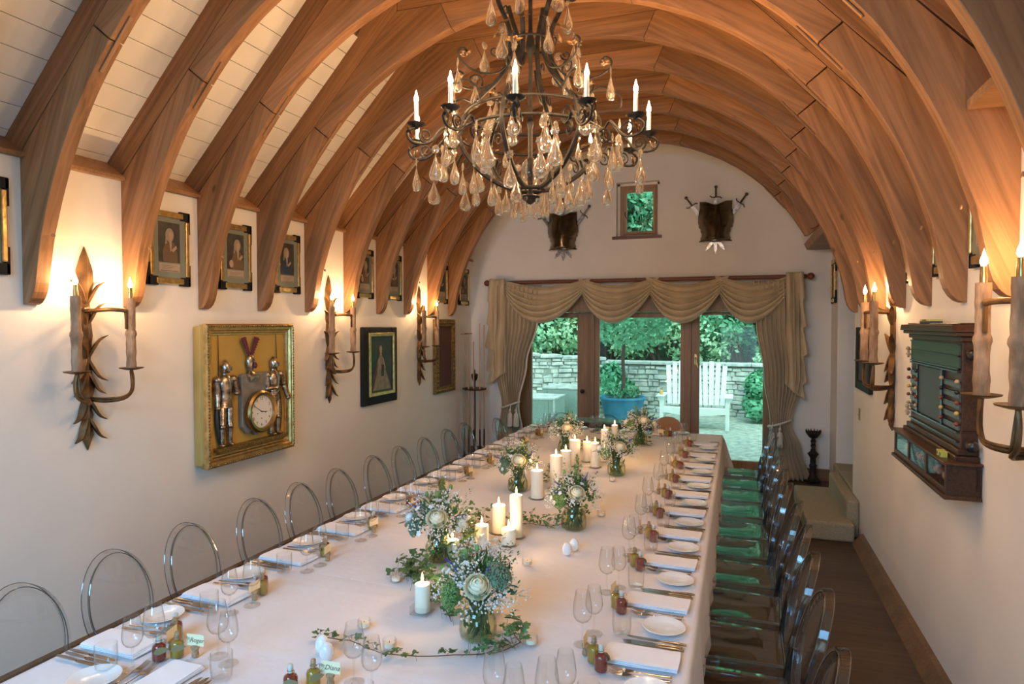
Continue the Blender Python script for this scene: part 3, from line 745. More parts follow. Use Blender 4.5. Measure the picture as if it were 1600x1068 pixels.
def setting(ex, ey, ang, place, gname, side, gdx=0, written=None, zt=TOPZ, reduce=False):
    ca, sa = cos(ang), sin(ang)
    def put(k, x, y, r, label, cat, z=0, grp=None):
        if ey+sa*x+ca*y < 1.36: return
        return P_[k].put((ex+ca*x-sa*y, ey+sa*x+ca*y, zt+z), ang+r, label+' '+place, cat, (grp or k)+gname)
    put('napkin', 0, .035, rnd(-.04, .04), 'folded white napkin', 'napkin', 0, 'napkins ')
    for i, (x, y, nm) in enumerate(((.095, .055, 'knife nearest the napkin'), (.115, .062, 'middle knife'), (.140, .05, 'outermost knife'))):
        put('knife', x, y-.03, rnd(-.05, .05)-.03, nm, 'knife', 0, 'knives ')
    for i, (x, y, nm) in enumerate(((-.100, .05, 'inner fork'), (-.128, .055, 'outer fork'))):
        put('fork', x, y, rnd(-.03, .10), nm, 'fork', 0, 'forks ')
    put('plate', -.225, .115, 0, 'round white side plate', 'plate', 0, 'side plates ')
    j = lambda: rnd(-.012, .012)
    put('red', -.125+j(), .290+j(), rnd(-.5, .5), 'small red liqueur bottle', 'bottle', 0, 'red bottles ')
    put('yellow', -.085+j(), .325+j(), rnd(-.5, .5), 'small yellow liqueur bottle', 'bottle', 0, 'yellow bottles ')
    put('wine', .04+gdx+j(), .385+j(), 0, 'larger wine glass', 'wine glass', 0, 'wine glasses ')
    put('white', .125+gdx+j(), .355+j(), 0, 'smaller wine glass', 'wine glass', 0, 'wine glasses ')
    put('tumbler', .155+gdx+j(), .27+j(), 0, 'plain tumbler', 'tumbler', 0, 'tumblers ')
    cx, cy = -.03+j(), .36+j()
    put('cork', cx, cy, rnd(0, 6), 'champagne cork holding a card', 'cork', 0, 'corks ')
    r_ = rnd(-.35, .35)
    if written:
        c = card(written); c.location = (ex+ca*cx-sa*cy, ey+sa*cx+ca*cy, zt+.041); c.rotation_euler = (0, 0, ang+.12)
        tag(c, 'handwritten cream name card in a cork '+place, 'place card', 'cards '+gname)
    else: put('card', cx, cy, r_, 'blank cream card in a cork', 'place card', .041, 'cards ')
RN = [1.80, 2.33, 2.81, 3.31, 3.77, 4.23, 4.68, 5.16, 5.65, 6.13, 6.70]
for i, y in enumerate(RN):
    setting(TX1, y, pi/2, f'at the {ORD[i]} right-side place from the near end', 'on the right side', 0)
LN = [1.79, 2.26, 2.75, 3.23, 3.70, 4.18, 4.66, 5.14, 5.62, 6.10, 6.58, 7.02]
for i, y in enumerate(LN):
    setting(TX0, y, -pi/2, f'at the {ORD[i]} left-side place from the near end', 'on the left side', 0)
for i, (x, nm, wr) in enumerate(((-1.815, 'leftmost', 'Roger'), (-1.25, 'middle', 'Diana'), (-.74, 'rightmost', None))):
    setting(x, 1.46, 0, f'at the {nm} place of the near table end', 'at the near end', .07, written=wr)
for i, (x, nm) in enumerate(((-1.93, 'leftmost'), (-1.38, 'middle'), (-.80, 'rightmost'))):
    setting(x, TY1, pi, f'at the {nm} place of the far table end', 'at the far end', 0)

# ================================================================ CANDLES, TEALIGHTS, SHAKERS
def flame(parent, z, s=1.0, power=CANDLE_W):
    f = MB().lathe([(0, 0), (.0035*s, .004*s), (.0052*s, .012*s), (.0035*s, .024*s), (.0012*s, .033*s), (0, .037*s)], 10).build('flame', 'flame', parent, loc=(0, 0, z))
    point('flame_light', f, (0, 0, .014*s), power, (1, .58, .26), .006)
def pillar(x, y, h, r, label, dish='glass'):
    t = thing('pillar_candle', label, 'candle', (x, y, TOPZ+.006), 0, 'lit pillar candles')
    MB().lathe([(0, 0), (r-.003, 0), (r, .004), (r, h-.003), (r-.003, h), (r*.7, h-.003), (r*.4, h-.006), (0, h-.006)], 28).build('wax', 'candle', t)
    MB().cyl((0, 0, h-.008), (0, 0, h+.008), .0012).build('wick', 'wick', t)
    flame(t, h+.006, 1.15)
    if dish == 'square':
        g = MB(); s = r+.008; o = []
        for (a, b_, c, d) in ((-s, s, -s, -s+.003), (-s, s, s-.003, s), (-s, -s+.003, -s, s), (s-.003, s, -s, s)): g.bb(a, b_, c, d, 0, .034)
        g.bb(-s, s, -s, s, 0, .004)
        tag(g.build('square_glass_dish', 'glass', loc=(x, y, TOPZ), smooth=False), 'square glass dish under the '+label.split(' candle')[0]+' candle', 'candle dish', 'candle dishes')
    else:
        g = MB().lathe([(0, 0), (r+.012, 0), (r+.018, .004), (r+.016, .0055), (r+.010, .0035), (0, .0035)], 20)
        tag(g.build('glass_coaster', 'glass', loc=(x, y, TOPZ)), 'round glass coaster under the '+label.split(' candle')[0]+' candle', 'candle dish', 'candle dishes')
CAND = [(-1.235, 2.41, .115, .032, 'short pillar candle standing alone nearest the camera', 'square'),
 (-1.172, 3.44, .235, .036, 'tallest pillar candle of the front cluster', 0), (-1.292, 3.48, .155, .040, 'medium pillar candle left of the tallest front one', 0),
 (-1.172, 3.31, .085, .040, 'stubby pillar candle right front of the front cluster', 0), (-1.285, 3.20, .125, .036, 'pillar candle behind the nearest bouquet', 0), (-1.375, 3.02, .09, .034, 'leftmost short pillar candle behind the nearest bouquet', 0),
 (-1.30, 4.26, .19, .043, 'thick pillar candle right beside the third flower jar', 0), (-1.245, 4.55, .24, .045, 'broad tall pillar candle behind the fourth jar', 0), (-1.275, 4.95, .20, .042, 'pillar candle fourth along the rear row', 0),
 (-1.30, 5.35, .215, .046, 'thickest pillar candle of the rear cluster', 0), (-1.24, 5.55, .17, .036, 'slim pillar candle tucked behind the rear cluster', 0), (-1.125, 5.35, .20, .040, 'rightmost tall pillar candle of the rear cluster', 0),
 (-1.185, 6.05, .20, .032, 'farthest tall pillar candle among the far flowers', 0), (-1.10, 5.62, .09, .040, 'low pillar candle glowing beside the fifth jar', 0), (-1.19, 6.62, .16, .032, 'most distant pillar candle by the far bouquet', 0)]
for x, y, h, r, lb, d in CAND: pillar(x, y, h, r, lb, d)
TL = [(-.985, 3.06, 0, 'tealight glass right of the pillar candles near the shakers'), (-1.39, 2.21, 0, 'empty tealight glass behind the name card'), (-1.213, 2.10, 1, 'tealight glass on the left trail of ivy'), (-.725, 2.30, 1, 'tealight glass at the right end of the ivy'),
      (-.948, 2.50, 1, 'tealight glass behind the nearest flower jar'), (-1.50, 2.66, 0, 'tealight glass among the ivy leaves left of the flowers'), (-.80, 4.0, 0, 'tealight glass right of the fourth flower jar'), (-.90, 4.92, 0, 'tealight glass in front of the fifth flower jar')]
for x, y, lit, lb in TL:
    t = thing('tealight_holder', lb, 'tealight holder', (x, y, TOPZ), rnd(0, 1), 'glass tealight holders')
    g = MB(); g.lathe([(.024, 0), (.027, .002), (.027, .036), (.0245, .036), (.0235, .006), (0, .006)], 8); g.build('cup', 'glass', t, angle=20)
    MB().lathe([(0, .007), (.020, .007), (.020, .022), (0, .0215)], 16).build('wax', 'candle', t)
    MB().cyl((0, 0, .021), (0, 0, .028), .001).build('wick', 'wick', t)
for i, (x, y, lb) in enumerate(((-.835, 3.27, 'white egg-shaped shaker, nearer of the pair by the central seam'), (-.815, 3.345, 'white egg-shaped shaker, farther of the pair by the central seam'), (-1.432, 1.995, 'white egg-shaped shaker, left one at the ivy tip'), (-1.385, 1.955, 'white egg-shaped shaker, right one at the ivy tip'))):
    tag(MB().lathe([(0, 0), (.016, 0), (.023, .010), (.026, .025), (.023, .042), (.015, .057), (.006, .063), (0, .064)], 22).build('egg_shaker', 'china', loc=(x, y, TOPZ)), lb, 'shaker', 'egg shakers')

# ================================================================ FLOWERS
def jar(x, y, label, s=1.0):
    t = thing('flower_jar', label, 'vase', (x, y, TOPZ), rnd(0, 6), 'glass flower jars')
    pr = [(0, .002), (.062, .001), (.073, .010), (.077, .035), (.074, .080), (.060, .110), (.051, .128), (.051, .148), (.055, .150)]
    MB().lathe([(a*s, b_*s) for a, b_ in pr], 30).build('glass_body', 'vase', t)
    MB().lathe([(0, .006*s), (.060*s, .006*s), (.069*s, .014*s), (.072*s, .036*s), (.070*s, .078*s), (.058*s, .104*s), (0, .104*s)], 26).build('water', 'water', t)
    return t
def rose(mb, c, r, d=(0, 0, 1)):
    x, y, z = frame((0, 0, 0), d); mx = Matrix((x, y, z)).transposed().to_4x4(); mx.translation = Vector(c)
    mb.sph(c, r*.74, seg=14, rings=9)
    for ring, (th, n, R0, lip) in enumerate(((12, 3, .86, .02), (28, 4, .88, .04), (46, 5, .90, .07), (66, 6, .94, .12), (88, 6, .98, .20))):
        for k in range(n):
            a0 = 2*pi*(k+.5*(ring % 2)+.13*ring)/n; sp = 2*pi/n*.80
            def f(u, v, a0=a0, sp=sp, th=th, R0=R0, lip=lip):
                w_ = (2*u-1); a = a0+w_*sp*(.75 if th > 20 else 1); t = radians(th+34*(1-v)+5*w_*w_)
                q = r*(R0*(.86+.14*v)+lip*v**3+.05*(w_+1)*.5)
                return (q*sin(t)*cos(a), q*sin(t)*sin(a), q*cos(t)*(.92 if th > 60 else 1))
            g = MB(); g.grid(f, 6, 4); mb.add(g.v, g.f, mx)
def bouquet(x, y, label, seed, s=1.0, roses=1, umbels=2, spikes=3, tall=0):
    random.seed(seed)
    t = thing('bouquet', label, 'flower arrangement', (x, y, TOPZ+.135), 0, 'bouquets down the table')
    def rd(rmax, zmin=.02, zmax=.21):
        a = rnd(0, 2*pi); el = rnd(-.12, 1.35); rr = rmax*rnd(.75, 1.0)
        return Vector((rr*cos(el)*cos(a), rr*cos(el)*sin(a), .055+rr*.95*sin(el)))*s
    st = MB()
    for k in range(46):
        a = rnd(0, 6.3); q = rnd(.2, 1)*.058; b = Vector((q*cos(a), q*sin(a), -.122)); e = rd(.13)
        a2 = a+2.2+rnd(-.7, .7); m_ = Vector((.034*cos(a2), .034*sin(a2), .005))
        st.tube([b, (b+m_)/2, m_, (m_+e)/2+Vector((0, 0, .02)), e], rnd(.0018, .003), 4)
    for k in range(60):
        a = rnd(0, 6.3); q = rnd(0, 1)*.055; st.leaf((q*cos(a), q*sin(a), rnd(-.12, -.03)), (rnd(-.5, .5), rnd(-.5, .5), 1), (rnd(-1, 1), rnd(-1, 1), 0), .04, .006)
    st.build('stems', 'stem', t)['kind'] = 'stuff'
    lf = MB()
    for k in range(290):
        p = rd(.155)*rnd(.5, 1.0); d = (p-Vector((0, 0, .0))).normalized()+Vector((rnd(-.7, .7), rnd(-.7, .7), rnd(-.5, .6)))
        lf.leaf(p, d, (rnd(-1, 1), rnd(-1, 1), rnd(.2, 1)), rnd(.018, .038)*s, rnd(.004, .0085)*s)
    for k in range(10):
        p = rd(.13); 
        for j in range(14):
            q = p*(1+j*.03)+Vector((0, 0, j*.004)); lf.leaf(q, (rnd(-1, 1), rnd(-1, 1), rnd(-.2, .6)), (0, 0, 1), .018, .004)
    o = lf.build('foliage', 'leaf', t, angle=80); o['kind'] = 'stuff'
    lg = MB()
    for k in range(150):
        p = rd(.165)*rnd(.6, 1.0); lg.leaf(p, p.normalized()+Vector((rnd(-.6, .6), rnd(-.6, .6), rnd(-.3, .6))), (rnd(-1, 1), rnd(-1, 1), 1), rnd(.015, .03)*s, rnd(.004, .007)*s)
    lg.build('pale_foliage', 'leaf_light', t, angle=80)['kind'] = 'stuff'
    bb = MB(); tw = MB()
    for k in range(36):
        c = rd(.172); n = c.normalized()
        if k < 22: c.z = c.z*.55
        for j in range(26):
            p = c+Vector((rnd(-1, 1), rnd(-1, 1), rnd(-1, 1)))*.034*s; bb.octa(p, rnd(.0034, .0060)*s)
            if j % 3 == 0: tw.tube([c*.86, p], .0006, 3)
    bb.build('baby_breath', 'white_petal', t, angle=80)['kind'] = 'stuff'; tw.build('fine_twigs', 'leaf_grey', t)['kind'] = 'stuff'
    wf = MB()
    for k in range(26):
        c = rd(.16); n = c.normalized(); X, Y, Z = frame((0, 0, 0), n)
        for j in range(5):
            a = 2*pi*j/5; dd = X*cos(a)+Y*sin(a); wf.leaf(c, dd+n*.25, n, .016*s, .0078*s)
    wf.build('small_white_blooms', 'white_petal', t, angle=80)['kind'] = 'stuff'
    for k in range(umbels):
        a = (-2.25, -.35, -1.6)[k]+rnd(-.2, .2); c = Vector((.115*cos(a), .115*sin(a), .055+.075*k))*s
        u = MB(); n = (c-Vector((0, 0, .03))).normalized(); X, Y, Z = frame((0, 0, 0), n)
        u.sph(c, .046*s, (1, 1, .55), 12, 6, mx=Matrix((X, Y, Z)).transposed().to_4x4())
        for j in range(260):
            q = math.sqrt(random.random()); th = rnd(0, 6.3); h = .026*math.sqrt(max(0, 1-q*q))+.004
            u.octa(c+(X*cos(th)+Y*sin(th))*q*.054*s+Z*h*s, rnd(.0035, .0058)*s)
        u.build('umbel', 'leaf_light' if (k+seed) % 2 else 'leaf_grey', t, angle=80)
    for k in range(roses):
        a = (-1.2, -2.7, -.2)[k]; c = Vector((.135*cos(a), .135*sin(a), (.115, .08, .07)[k]))*s
        r_ = MB(); rose(r_, c, (.043 if k == 0 else .030)*s, (cos(a)*.7, sin(a)*.7, .75)); r_.build('rose', 'cream_petal' if k % 2 == 0 else 'white_petal', t, angle=60)
        lv = MB()
        for j in range(5): lv.leaf(c+Vector((cos(a+j)*.02, sin(a+j)*.02, -.015))*s, (cos(a+j*1.3), sin(a+j*1.3), -.2), (0, 0, 1), .045*s, .014*s)
        lv.build('rose_leaves', 'leaf_grey', t, angle=80)
    for k in range(spikes):
        a = -2.6+k*2.0+rnd(-.5, .5); el = rnd(.35, 1.1); d = Vector((cos(a)*cos(el), sin(a)*cos(el), sin(el))); c = Vector((0, 0, .05))+d*.11
        u = MB()
        for j in range(34):
            q = j/34; th = j*2.4; rr = .0075*(1-q*.75); X, Y, Z = frame((0, 0, 0), d); u.octa((c+d*.075*q+(X*cos(th)+Y*sin(th))*rr+Vector((0, 0, -.01*q*q)))*s, .0042*(1-q*.6)*s)
        u.tube([c*.6, c+d*.07], .002, 4)
        u.build('blue_flower_spike', 'blue_petal', t, angle=80)
    for k in range(3):
        a = rnd(-3, .5); c = Vector((.06*cos(a), .06*sin(a), .19+.02*k))*s; b_ = MB(); b_.sph(c, .010*s, (1, 1, 1.5), 8, 6); b_.build('green_bud', 'leaf_light', t)
    if tall:
        u = MB()
        for j in range(120):
            q = random.random(); p = Vector((.02+rnd(-1, 1)*.03*(1-q), rnd(-1, 1)*.03*(1-q), .17+q*tall)); u.leaf(p*s, (rnd(-1, 1), rnd(-1, 1), rnd(0, 1)), (0, 0, 1), .016, .004)
        u.tube([(0.01, 0, .05), (.02, 0, .17+tall)], .002, 4)
        u.build('tall_sprig', 'leaf_light', t, angle=80)
    random.seed(seed+100)
VS = [(-.936, 2.290, 'nearest the camera'), (-1.431, 2.98, 'second jar, left of the short candles'), (-.904, 3.70, 'right of the tall front candles'), (-1.492, 4.41, 'left beside the thick middle candles'),
      (-.907, 5.13, 'right of the rear candle cluster'), (-1.528, 5.91, 'left far side before the garden doors'), (-.92, 6.56, 'farthest right before the garden doors')]
BQ = [(1, 2, 3, .0), (3, 1, 4, .1), (1, 1, 4, .14), (1, 1, 3, 0), (2, 1, 2, 0), (2, 0, 1, .06), (3, 1, 3, 0)]
for i, ((x, y, nm), (ro, um, sp, tl)) in enumerate(zip(VS, BQ)):
    jar(x, y, 'glass jar of greenish water holding flowers, '+nm, (.95, .95, .98, .95, .95, .9, .9)[i])
    bouquet(x, y, 'mixed white and green bouquet with blue spikes, '+nm, 11+i, (1.0, 1.05, .95, 1.0, 1.0, .98, 1.05)[i], ro, um, sp, tl)
random.seed(5)
def ivy(name, pts, n, label, dense=0.03, lift=.05, size=.020):
    mb = MB(); sm = MB(); P = [Vector(p) for p in pts]; L = []
    for a, b in zip(P, P[1:]):
        k = max(2, int((b-a).length/.03))
        L += [a+(b-a)*i/k for i in range(k)]
    L.append(P[-1]); L = [p+Vector((0, 0, TOPZ+.006+abs(noise.noise(p*9))*lift*.35)) for p in L]
    for k in range(n):
        q = random.choice(L)+Vector((rnd(-1, 1), rnd(-1, 1), 0))*dense+Vector((0, 0, rnd(.002, lift)))
        d = Vector((rnd(-1, 1), rnd(-1, 1), rnd(-.1, .3))).normalized(); nrm = Vector((rnd(-.5, .5), rnd(-.5, .5), 1)); s_ = rnd(.7, 1.35)*size
        x = d.cross(nrm).normalized(); u = x.cross(d)
        sh = [(0, 0), (.55, -.35), (.85, .15), (.45, .35), (.42, .85), (0, 1.25), (-.42, .85), (-.45, .35), (-.85, .15), (-.55, -.35)]
        vs = [q+x*a*s_+d*(b+.3)*s_-u*(abs(a)*.25)*s_ for a, b in sh]+[q+d*.6*s_+u*.06*s_]
        for v in vs: v.z = max(v.z, TOPZ+.001)
        mb.add(vs, [(i, (i+1) % 10, 10) for i in range(10)])
        if k % 3 == 0: sm.tube([q, q-Vector((d.x*.02, d.y*.02, max(0, q.z-TOPZ-.004)))], .0008, 3)
    t = thing(name, label, 'ivy garland', (0, 0, 0), 0, 'ivy trails along the table')
    mb.build('leaves', 'leaf', t, angle=80)['kind'] = 'stuff'
    sm.tube(L, .0018, 5); sm.build('stem', 'twig', t)
ivy('ivy_garland', [(-1.50, 2.07, 0), (-1.38, 2.09, 0), (-1.22, 2.04, 0), (-1.08, 2.07, 0), (-.96, 2.12, 0), (-.86, 2.16, 0), (-.80, 2.26, 0)], 60, 'thin ivy trail curling in front of the nearest flower jar', .014, .03, .014)
ivy('ivy_garland', [(-.88, 2.14, 0), (-.80, 2.20, 0), (-.76, 2.28, 0), (-.84, 2.38, 0)], 75, 'thick ivy clump right of the nearest flower jar', .03, .06, .018)
ivy('ivy_garland', [(-1.08, 2.36, 0), (-1.20, 2.52, 0), (-1.36, 2.66, 0), (-1.50, 2.74, 0), (-1.42, 2.80, 0)], 190, 'leafy ivy heap left behind the nearest bouquet', .05, .10, .022)
ivy('ivy_garland', [(-1.36, 2.9, 0), (-1.30, 3.1, 0), (-1.42, 3.3, 0), (-1.50, 3.5, 0), (-1.40, 3.62, 0)], 170, 'ivy climbing behind the second flower jar', .05, .12, .020)
ivy('ivy_garland', [(-1.28, 3.62, 0), (-1.16, 3.68, 0), (-1.04, 3.66, 0), (-.97, 3.78, 0), (-.90, 3.95, 0)], 130, 'ivy trail between front candles and third flower jar', .035, .07, .018)
ivy('ivy_garland', [(-1.40, 4.45, 0), (-1.34, 4.75, 0), (-1.38, 5.05, 0), (-1.42, 5.5, 0)], 110, 'ivy behind the middle candles towards the doors', .04, .10, .020)
ivy('ivy_garland', [(-1.42, 6.0, 0), (-1.30, 6.2, 0), (-1.05, 6.15, 0), (-.95, 6.35, 0), (-.80, 6.45, 0)], 150, 'ivy around the farthest flower jars', .06, .09, .022)
# ================================================================ CHANDELIER
CHX, CHY, CHZ = -1.11, 3.50, 3.0
ch = thing('chandelier', 'wrought iron chandelier hung with crystal drops and lit candle bulbs', 'chandelier', (CHX, CHY, CHZ))
def pol(r, a, z): return (r*cos(a), r*sin(a), z)
def spiral(mb, c, r, a, sgn=1, turns=1.35, w=.006, start=0):
    # flat scroll in the radial plane at angle a, centred c
    pts = []; n = 22
    for i in range(n+1):
        t = i/n; th = start+sgn*turns*2*pi*t; rr = r*(1-.78*t)
        pts.append((c[0]+rr*cos(th)*cos(a), c[1]+rr*cos(th)*sin(a), c[2]+rr*sin(th)))
    mb.tube(pts, [w*(1-.5*i/n) for i in range(n+1)], 5); return pts[0]
def smooth_path(P, n=6):
    P = [Vector(p) for p in P]; out = []
    for i in range(len(P)-1):
        p0 = P[max(i-1, 0)]; p1 = P[i]; p2 = P[i+1]; p3 = P[min(i+2, len(P)-1)]
        for k in range(n):
            t = k/n; out.append(.5*((2*p1)+(p2-p0)*t+(2*p0-5*p1+4*p2-p3)*t*t+(3*p1-p0-3*p2+p3)*t**3))
    out.append(P[-1]); return out
m = MB()
m.lathe([(0, -.37), (.012, -.365), (.03, -.35), (.05, -.335), (.055, -.325), (.02, -.31), (.012, -.29), (.012, .05), (.02, .08), (.012, .12), (.011, .45), (.03, .50), (.018, .56), (.012, .60), (.012, .95), (0, .95)], 12)
m.build('central_stem', 'iron', ch)
for k in range(6):
    a = k*pi/3+.2+pi/12; q = MB()
    q.tube(smooth_path([pol(.07, a, -.29), pol(.16, a, -.265), pol(.27, a, -.20), pol(.36, a, -.10), pol(.40, a, .0), pol(.36, a, .12), pol(.27, a, .23), pol(.17, a, .33), pol(.115, a, .46), pol(.12, a, .60), pol(.17, a, .72), pol(.20, a, .80)]), .0135, 6)
    spiral(q, pol(.235, a, .80), .035, a, 1, 1.4, .007, pi)
    spiral(q, pol(.31, a, .30), .045, a, -1, 1.3, .006, pi*1.2); spiral(q, pol(.20, a, .47), .03, a, 1, 1.3, .005, pi)
    spiral(q, pol(.30, a, .06), .045, a, 1, 1.4, .006, 0)
    q.build('main_rib', 'iron', ch, angle=60)
for nm, r, z, w_ in (('hoop', .40, .01, .009), ('hoop', .36, .12, .008), ('hoop', .13, .52, .007), ('hoop', .075, -.285, .012)):
    MB().tube([pol(r, 2*pi*k/48, z) for k in range(48)], w_, 6, True, ).build(nm, 'iron', ch, angle=60)
for k in range(12):
    a = .2+2*pi*k/12; q = MB()
    q.tube(smooth_path([pol(.39, a, .0), pol(.43, a, -.035), pol(.47, a, -.03), pol(.50, a, .0), pol(.53, a, -.025), pol(.57, a, -.075), pol(.62, a, -.095), pol(.68, a, -.085), pol(.70, a, -.045), pol(.67, a, -.018), pol(.65, a, -.02)]), .0075, 6)
    spiral(q, pol(.60, a, -.05), .038, a, 1, 1.5, .006, -pi/2); spiral(q, pol(.47, a, -.075), .04, a, -1, 1.4, .006, pi/2)
    arm = q.build('candle_arm', 'iron', ch, angle=60)
    MB().lathe([(0, -.022), (.010, -.020), (.014, -.012), (.036, -.004), (.046, .004), (.048, .007), (.034, .001), (.012, -.003), (0, -.003)], 30, lobes=10, lobe=.05).build('drip_cup', 'iron', arm, loc=pol(.65, a, 0), angle=60)
    cn = MB().lathe([(0, -.002), (.012, 0), (.012, .112), (.010, .115), (0, .115)], 14).build('candle_tube', 'candle_tube', ch, loc=pol(.65, a, 0))
    bl = MB().lathe([(0, .113), (.007, .115), (.0125, .128), (.0115, .140), (.006, .156), (.003, .172), (0, .180)], 12).build('bulb', 'bulb', cn)
    point('bulb_light', bl, (0, 0, .135), BULB_W, WARM, .010)
    lf = MB()
    for j in range(3): lf.leaf(pol(.655+.012*j, a+.02*(j-1), -.035-.012*j), (cos(a)*.3, sin(a)*.3, -1 if j < 2 else .5), (cos(a), sin(a), .2), .055, .016)
    lf.build('gilt_leaf', 'gilt_iron', ch, angle=70, solid=.001)
for k in range(8):
    a = k*pi/4+.1; q = MB()
    q.tube(smooth_path([pol(.12, a, .42), pol(.20, a, .33), pol(.32, a, .30), pol(.42, a, .33), pol(.45, a, .38), pol(.42, a, .41), pol(.39, a, .39)]), .006, 5)
    q.tube(smooth_path([pol(.30, a, .20), pol(.40, a, .25), pol(.49, a, .20), pol(.50, a, .14), pol(.47, a, .12)]), .0055, 5)
    q.build('upper_scroll', 'iron', ch, angle=60)
    lf = MB()
    for j in range(4): lf.leaf(pol(.40, a, .37), (cos(a+j-1.5), sin(a+j-1.5), .3), (0, 0, 1), .05, .017)
    lf.build('gilt_leaf', 'gilt_iron', ch, angle=70, solid=.001)
    lf = MB(); lf.leaf(pol(.37, a, .02), (cos(a), sin(a), .3), (0, 0, 1), .06, .022); lf.leaf(pol(.37, a, .02), (cos(a+.5), sin(a+.5), -.3), (0, 0, 1), .05, .02); lf.build('gilt_leaf', 'gilt_iron', ch, angle=70, solid=.001)
    MB().leaf(pol(.14, a, .62), (cos(a), sin(a), -.5), (0, 0, 1), .09, .036).build('gilt_leaf', 'gilt_iron', ch, angle=70, solid=.001)
q = MB()
for k in range(6):
    pts = [(.0, 0, .95+.05*k+.022*sin(2*pi*j/12)*1.0) if 0 else ((.012*cos(2*pi*j/12), 0, .965+.045*k+.027*sin(2*pi*j/12)) if k % 2 else (0, .012*cos(2*pi*j/12), .965+.045*k+.027*sin(2*pi*j/12))) for j in range(12)]
    q.tube(pts, .004, 5, True)
q.lathe([(0, 1.22), (.05, 1.23), (.055, 1.305), (0, 1.305)], 16); q.build('hanging_chain', 'iron', ch)
def drop():
    d = MB().lathe([(0, 0), (.0035, -.004), (.006, -.018), (.014, -.045), (.026, -.075), (.035, -.100), (.0375, -.118), (.034, -.135), (.024, -.147), (.010, -.153), (0, -.154)], 16, sx=1.12, sy=.72).build('crystal_drop', 'crystal', ch, angle=60)
    MB().lathe([(0, -.006), (.012, -.005), (.024, -.002), (.024, .002), (.012, .005), (0, .006)], 24, lobes=8, lobe=.14, mx=Matrix.Translation((0, 0, .026)) @ Matrix.Rotation(pi/2, 4, 'X')).build('rosette', 'crystal', d, angle=30)
    MB().cyl((0, 0, -.004), (0, 0, .006), .0012, seg=4).cyl((0, 0, .048), (0, 0, .062), .0012, seg=4).build('hook', 'iron', d)
    return proto_tree(d)
D0 = drop(); used = False
random.seed(21)
for (r, z, n, ph, s_) in ((.62, -.115, 12, .46, .95), (.50, -.02, 10, .1, 1), (.43, -.10, 9, .3, 1), (.34, -.16, 8, 0, .95), (.22, -.22, 7, .2, .9), (.09, -.345, 8, 0, .5), (.45, .35, 8, .1, .95), (.48, .10, 8, .12, 1), (.26, .03, 6, .4, .7), (.25, .56, 6, .2, .95), (.22, .80, 6, .5, 1.0), (.30, .33, 6, .5, .9)):
    for k in range(n):
        a = ph+2*pi*k/n+rnd(-.06, .06)
        o = D0[0] if not used else copy_tree(D0, ch)
        used = True; o.location = pol(r+rnd(-.015, .015), a, z-.05*s_+rnd(-.02, .01)); o.rotation_euler = (0, 0, a+pi/2+rnd(-.8, .8)); o.scale = (s_*rnd(.9, 1.05),)*3
MB().sph((0, 0, -.19), .055, (1, 1, 1.5), 16, 10).build('crystal_heart', 'crystal', ch)

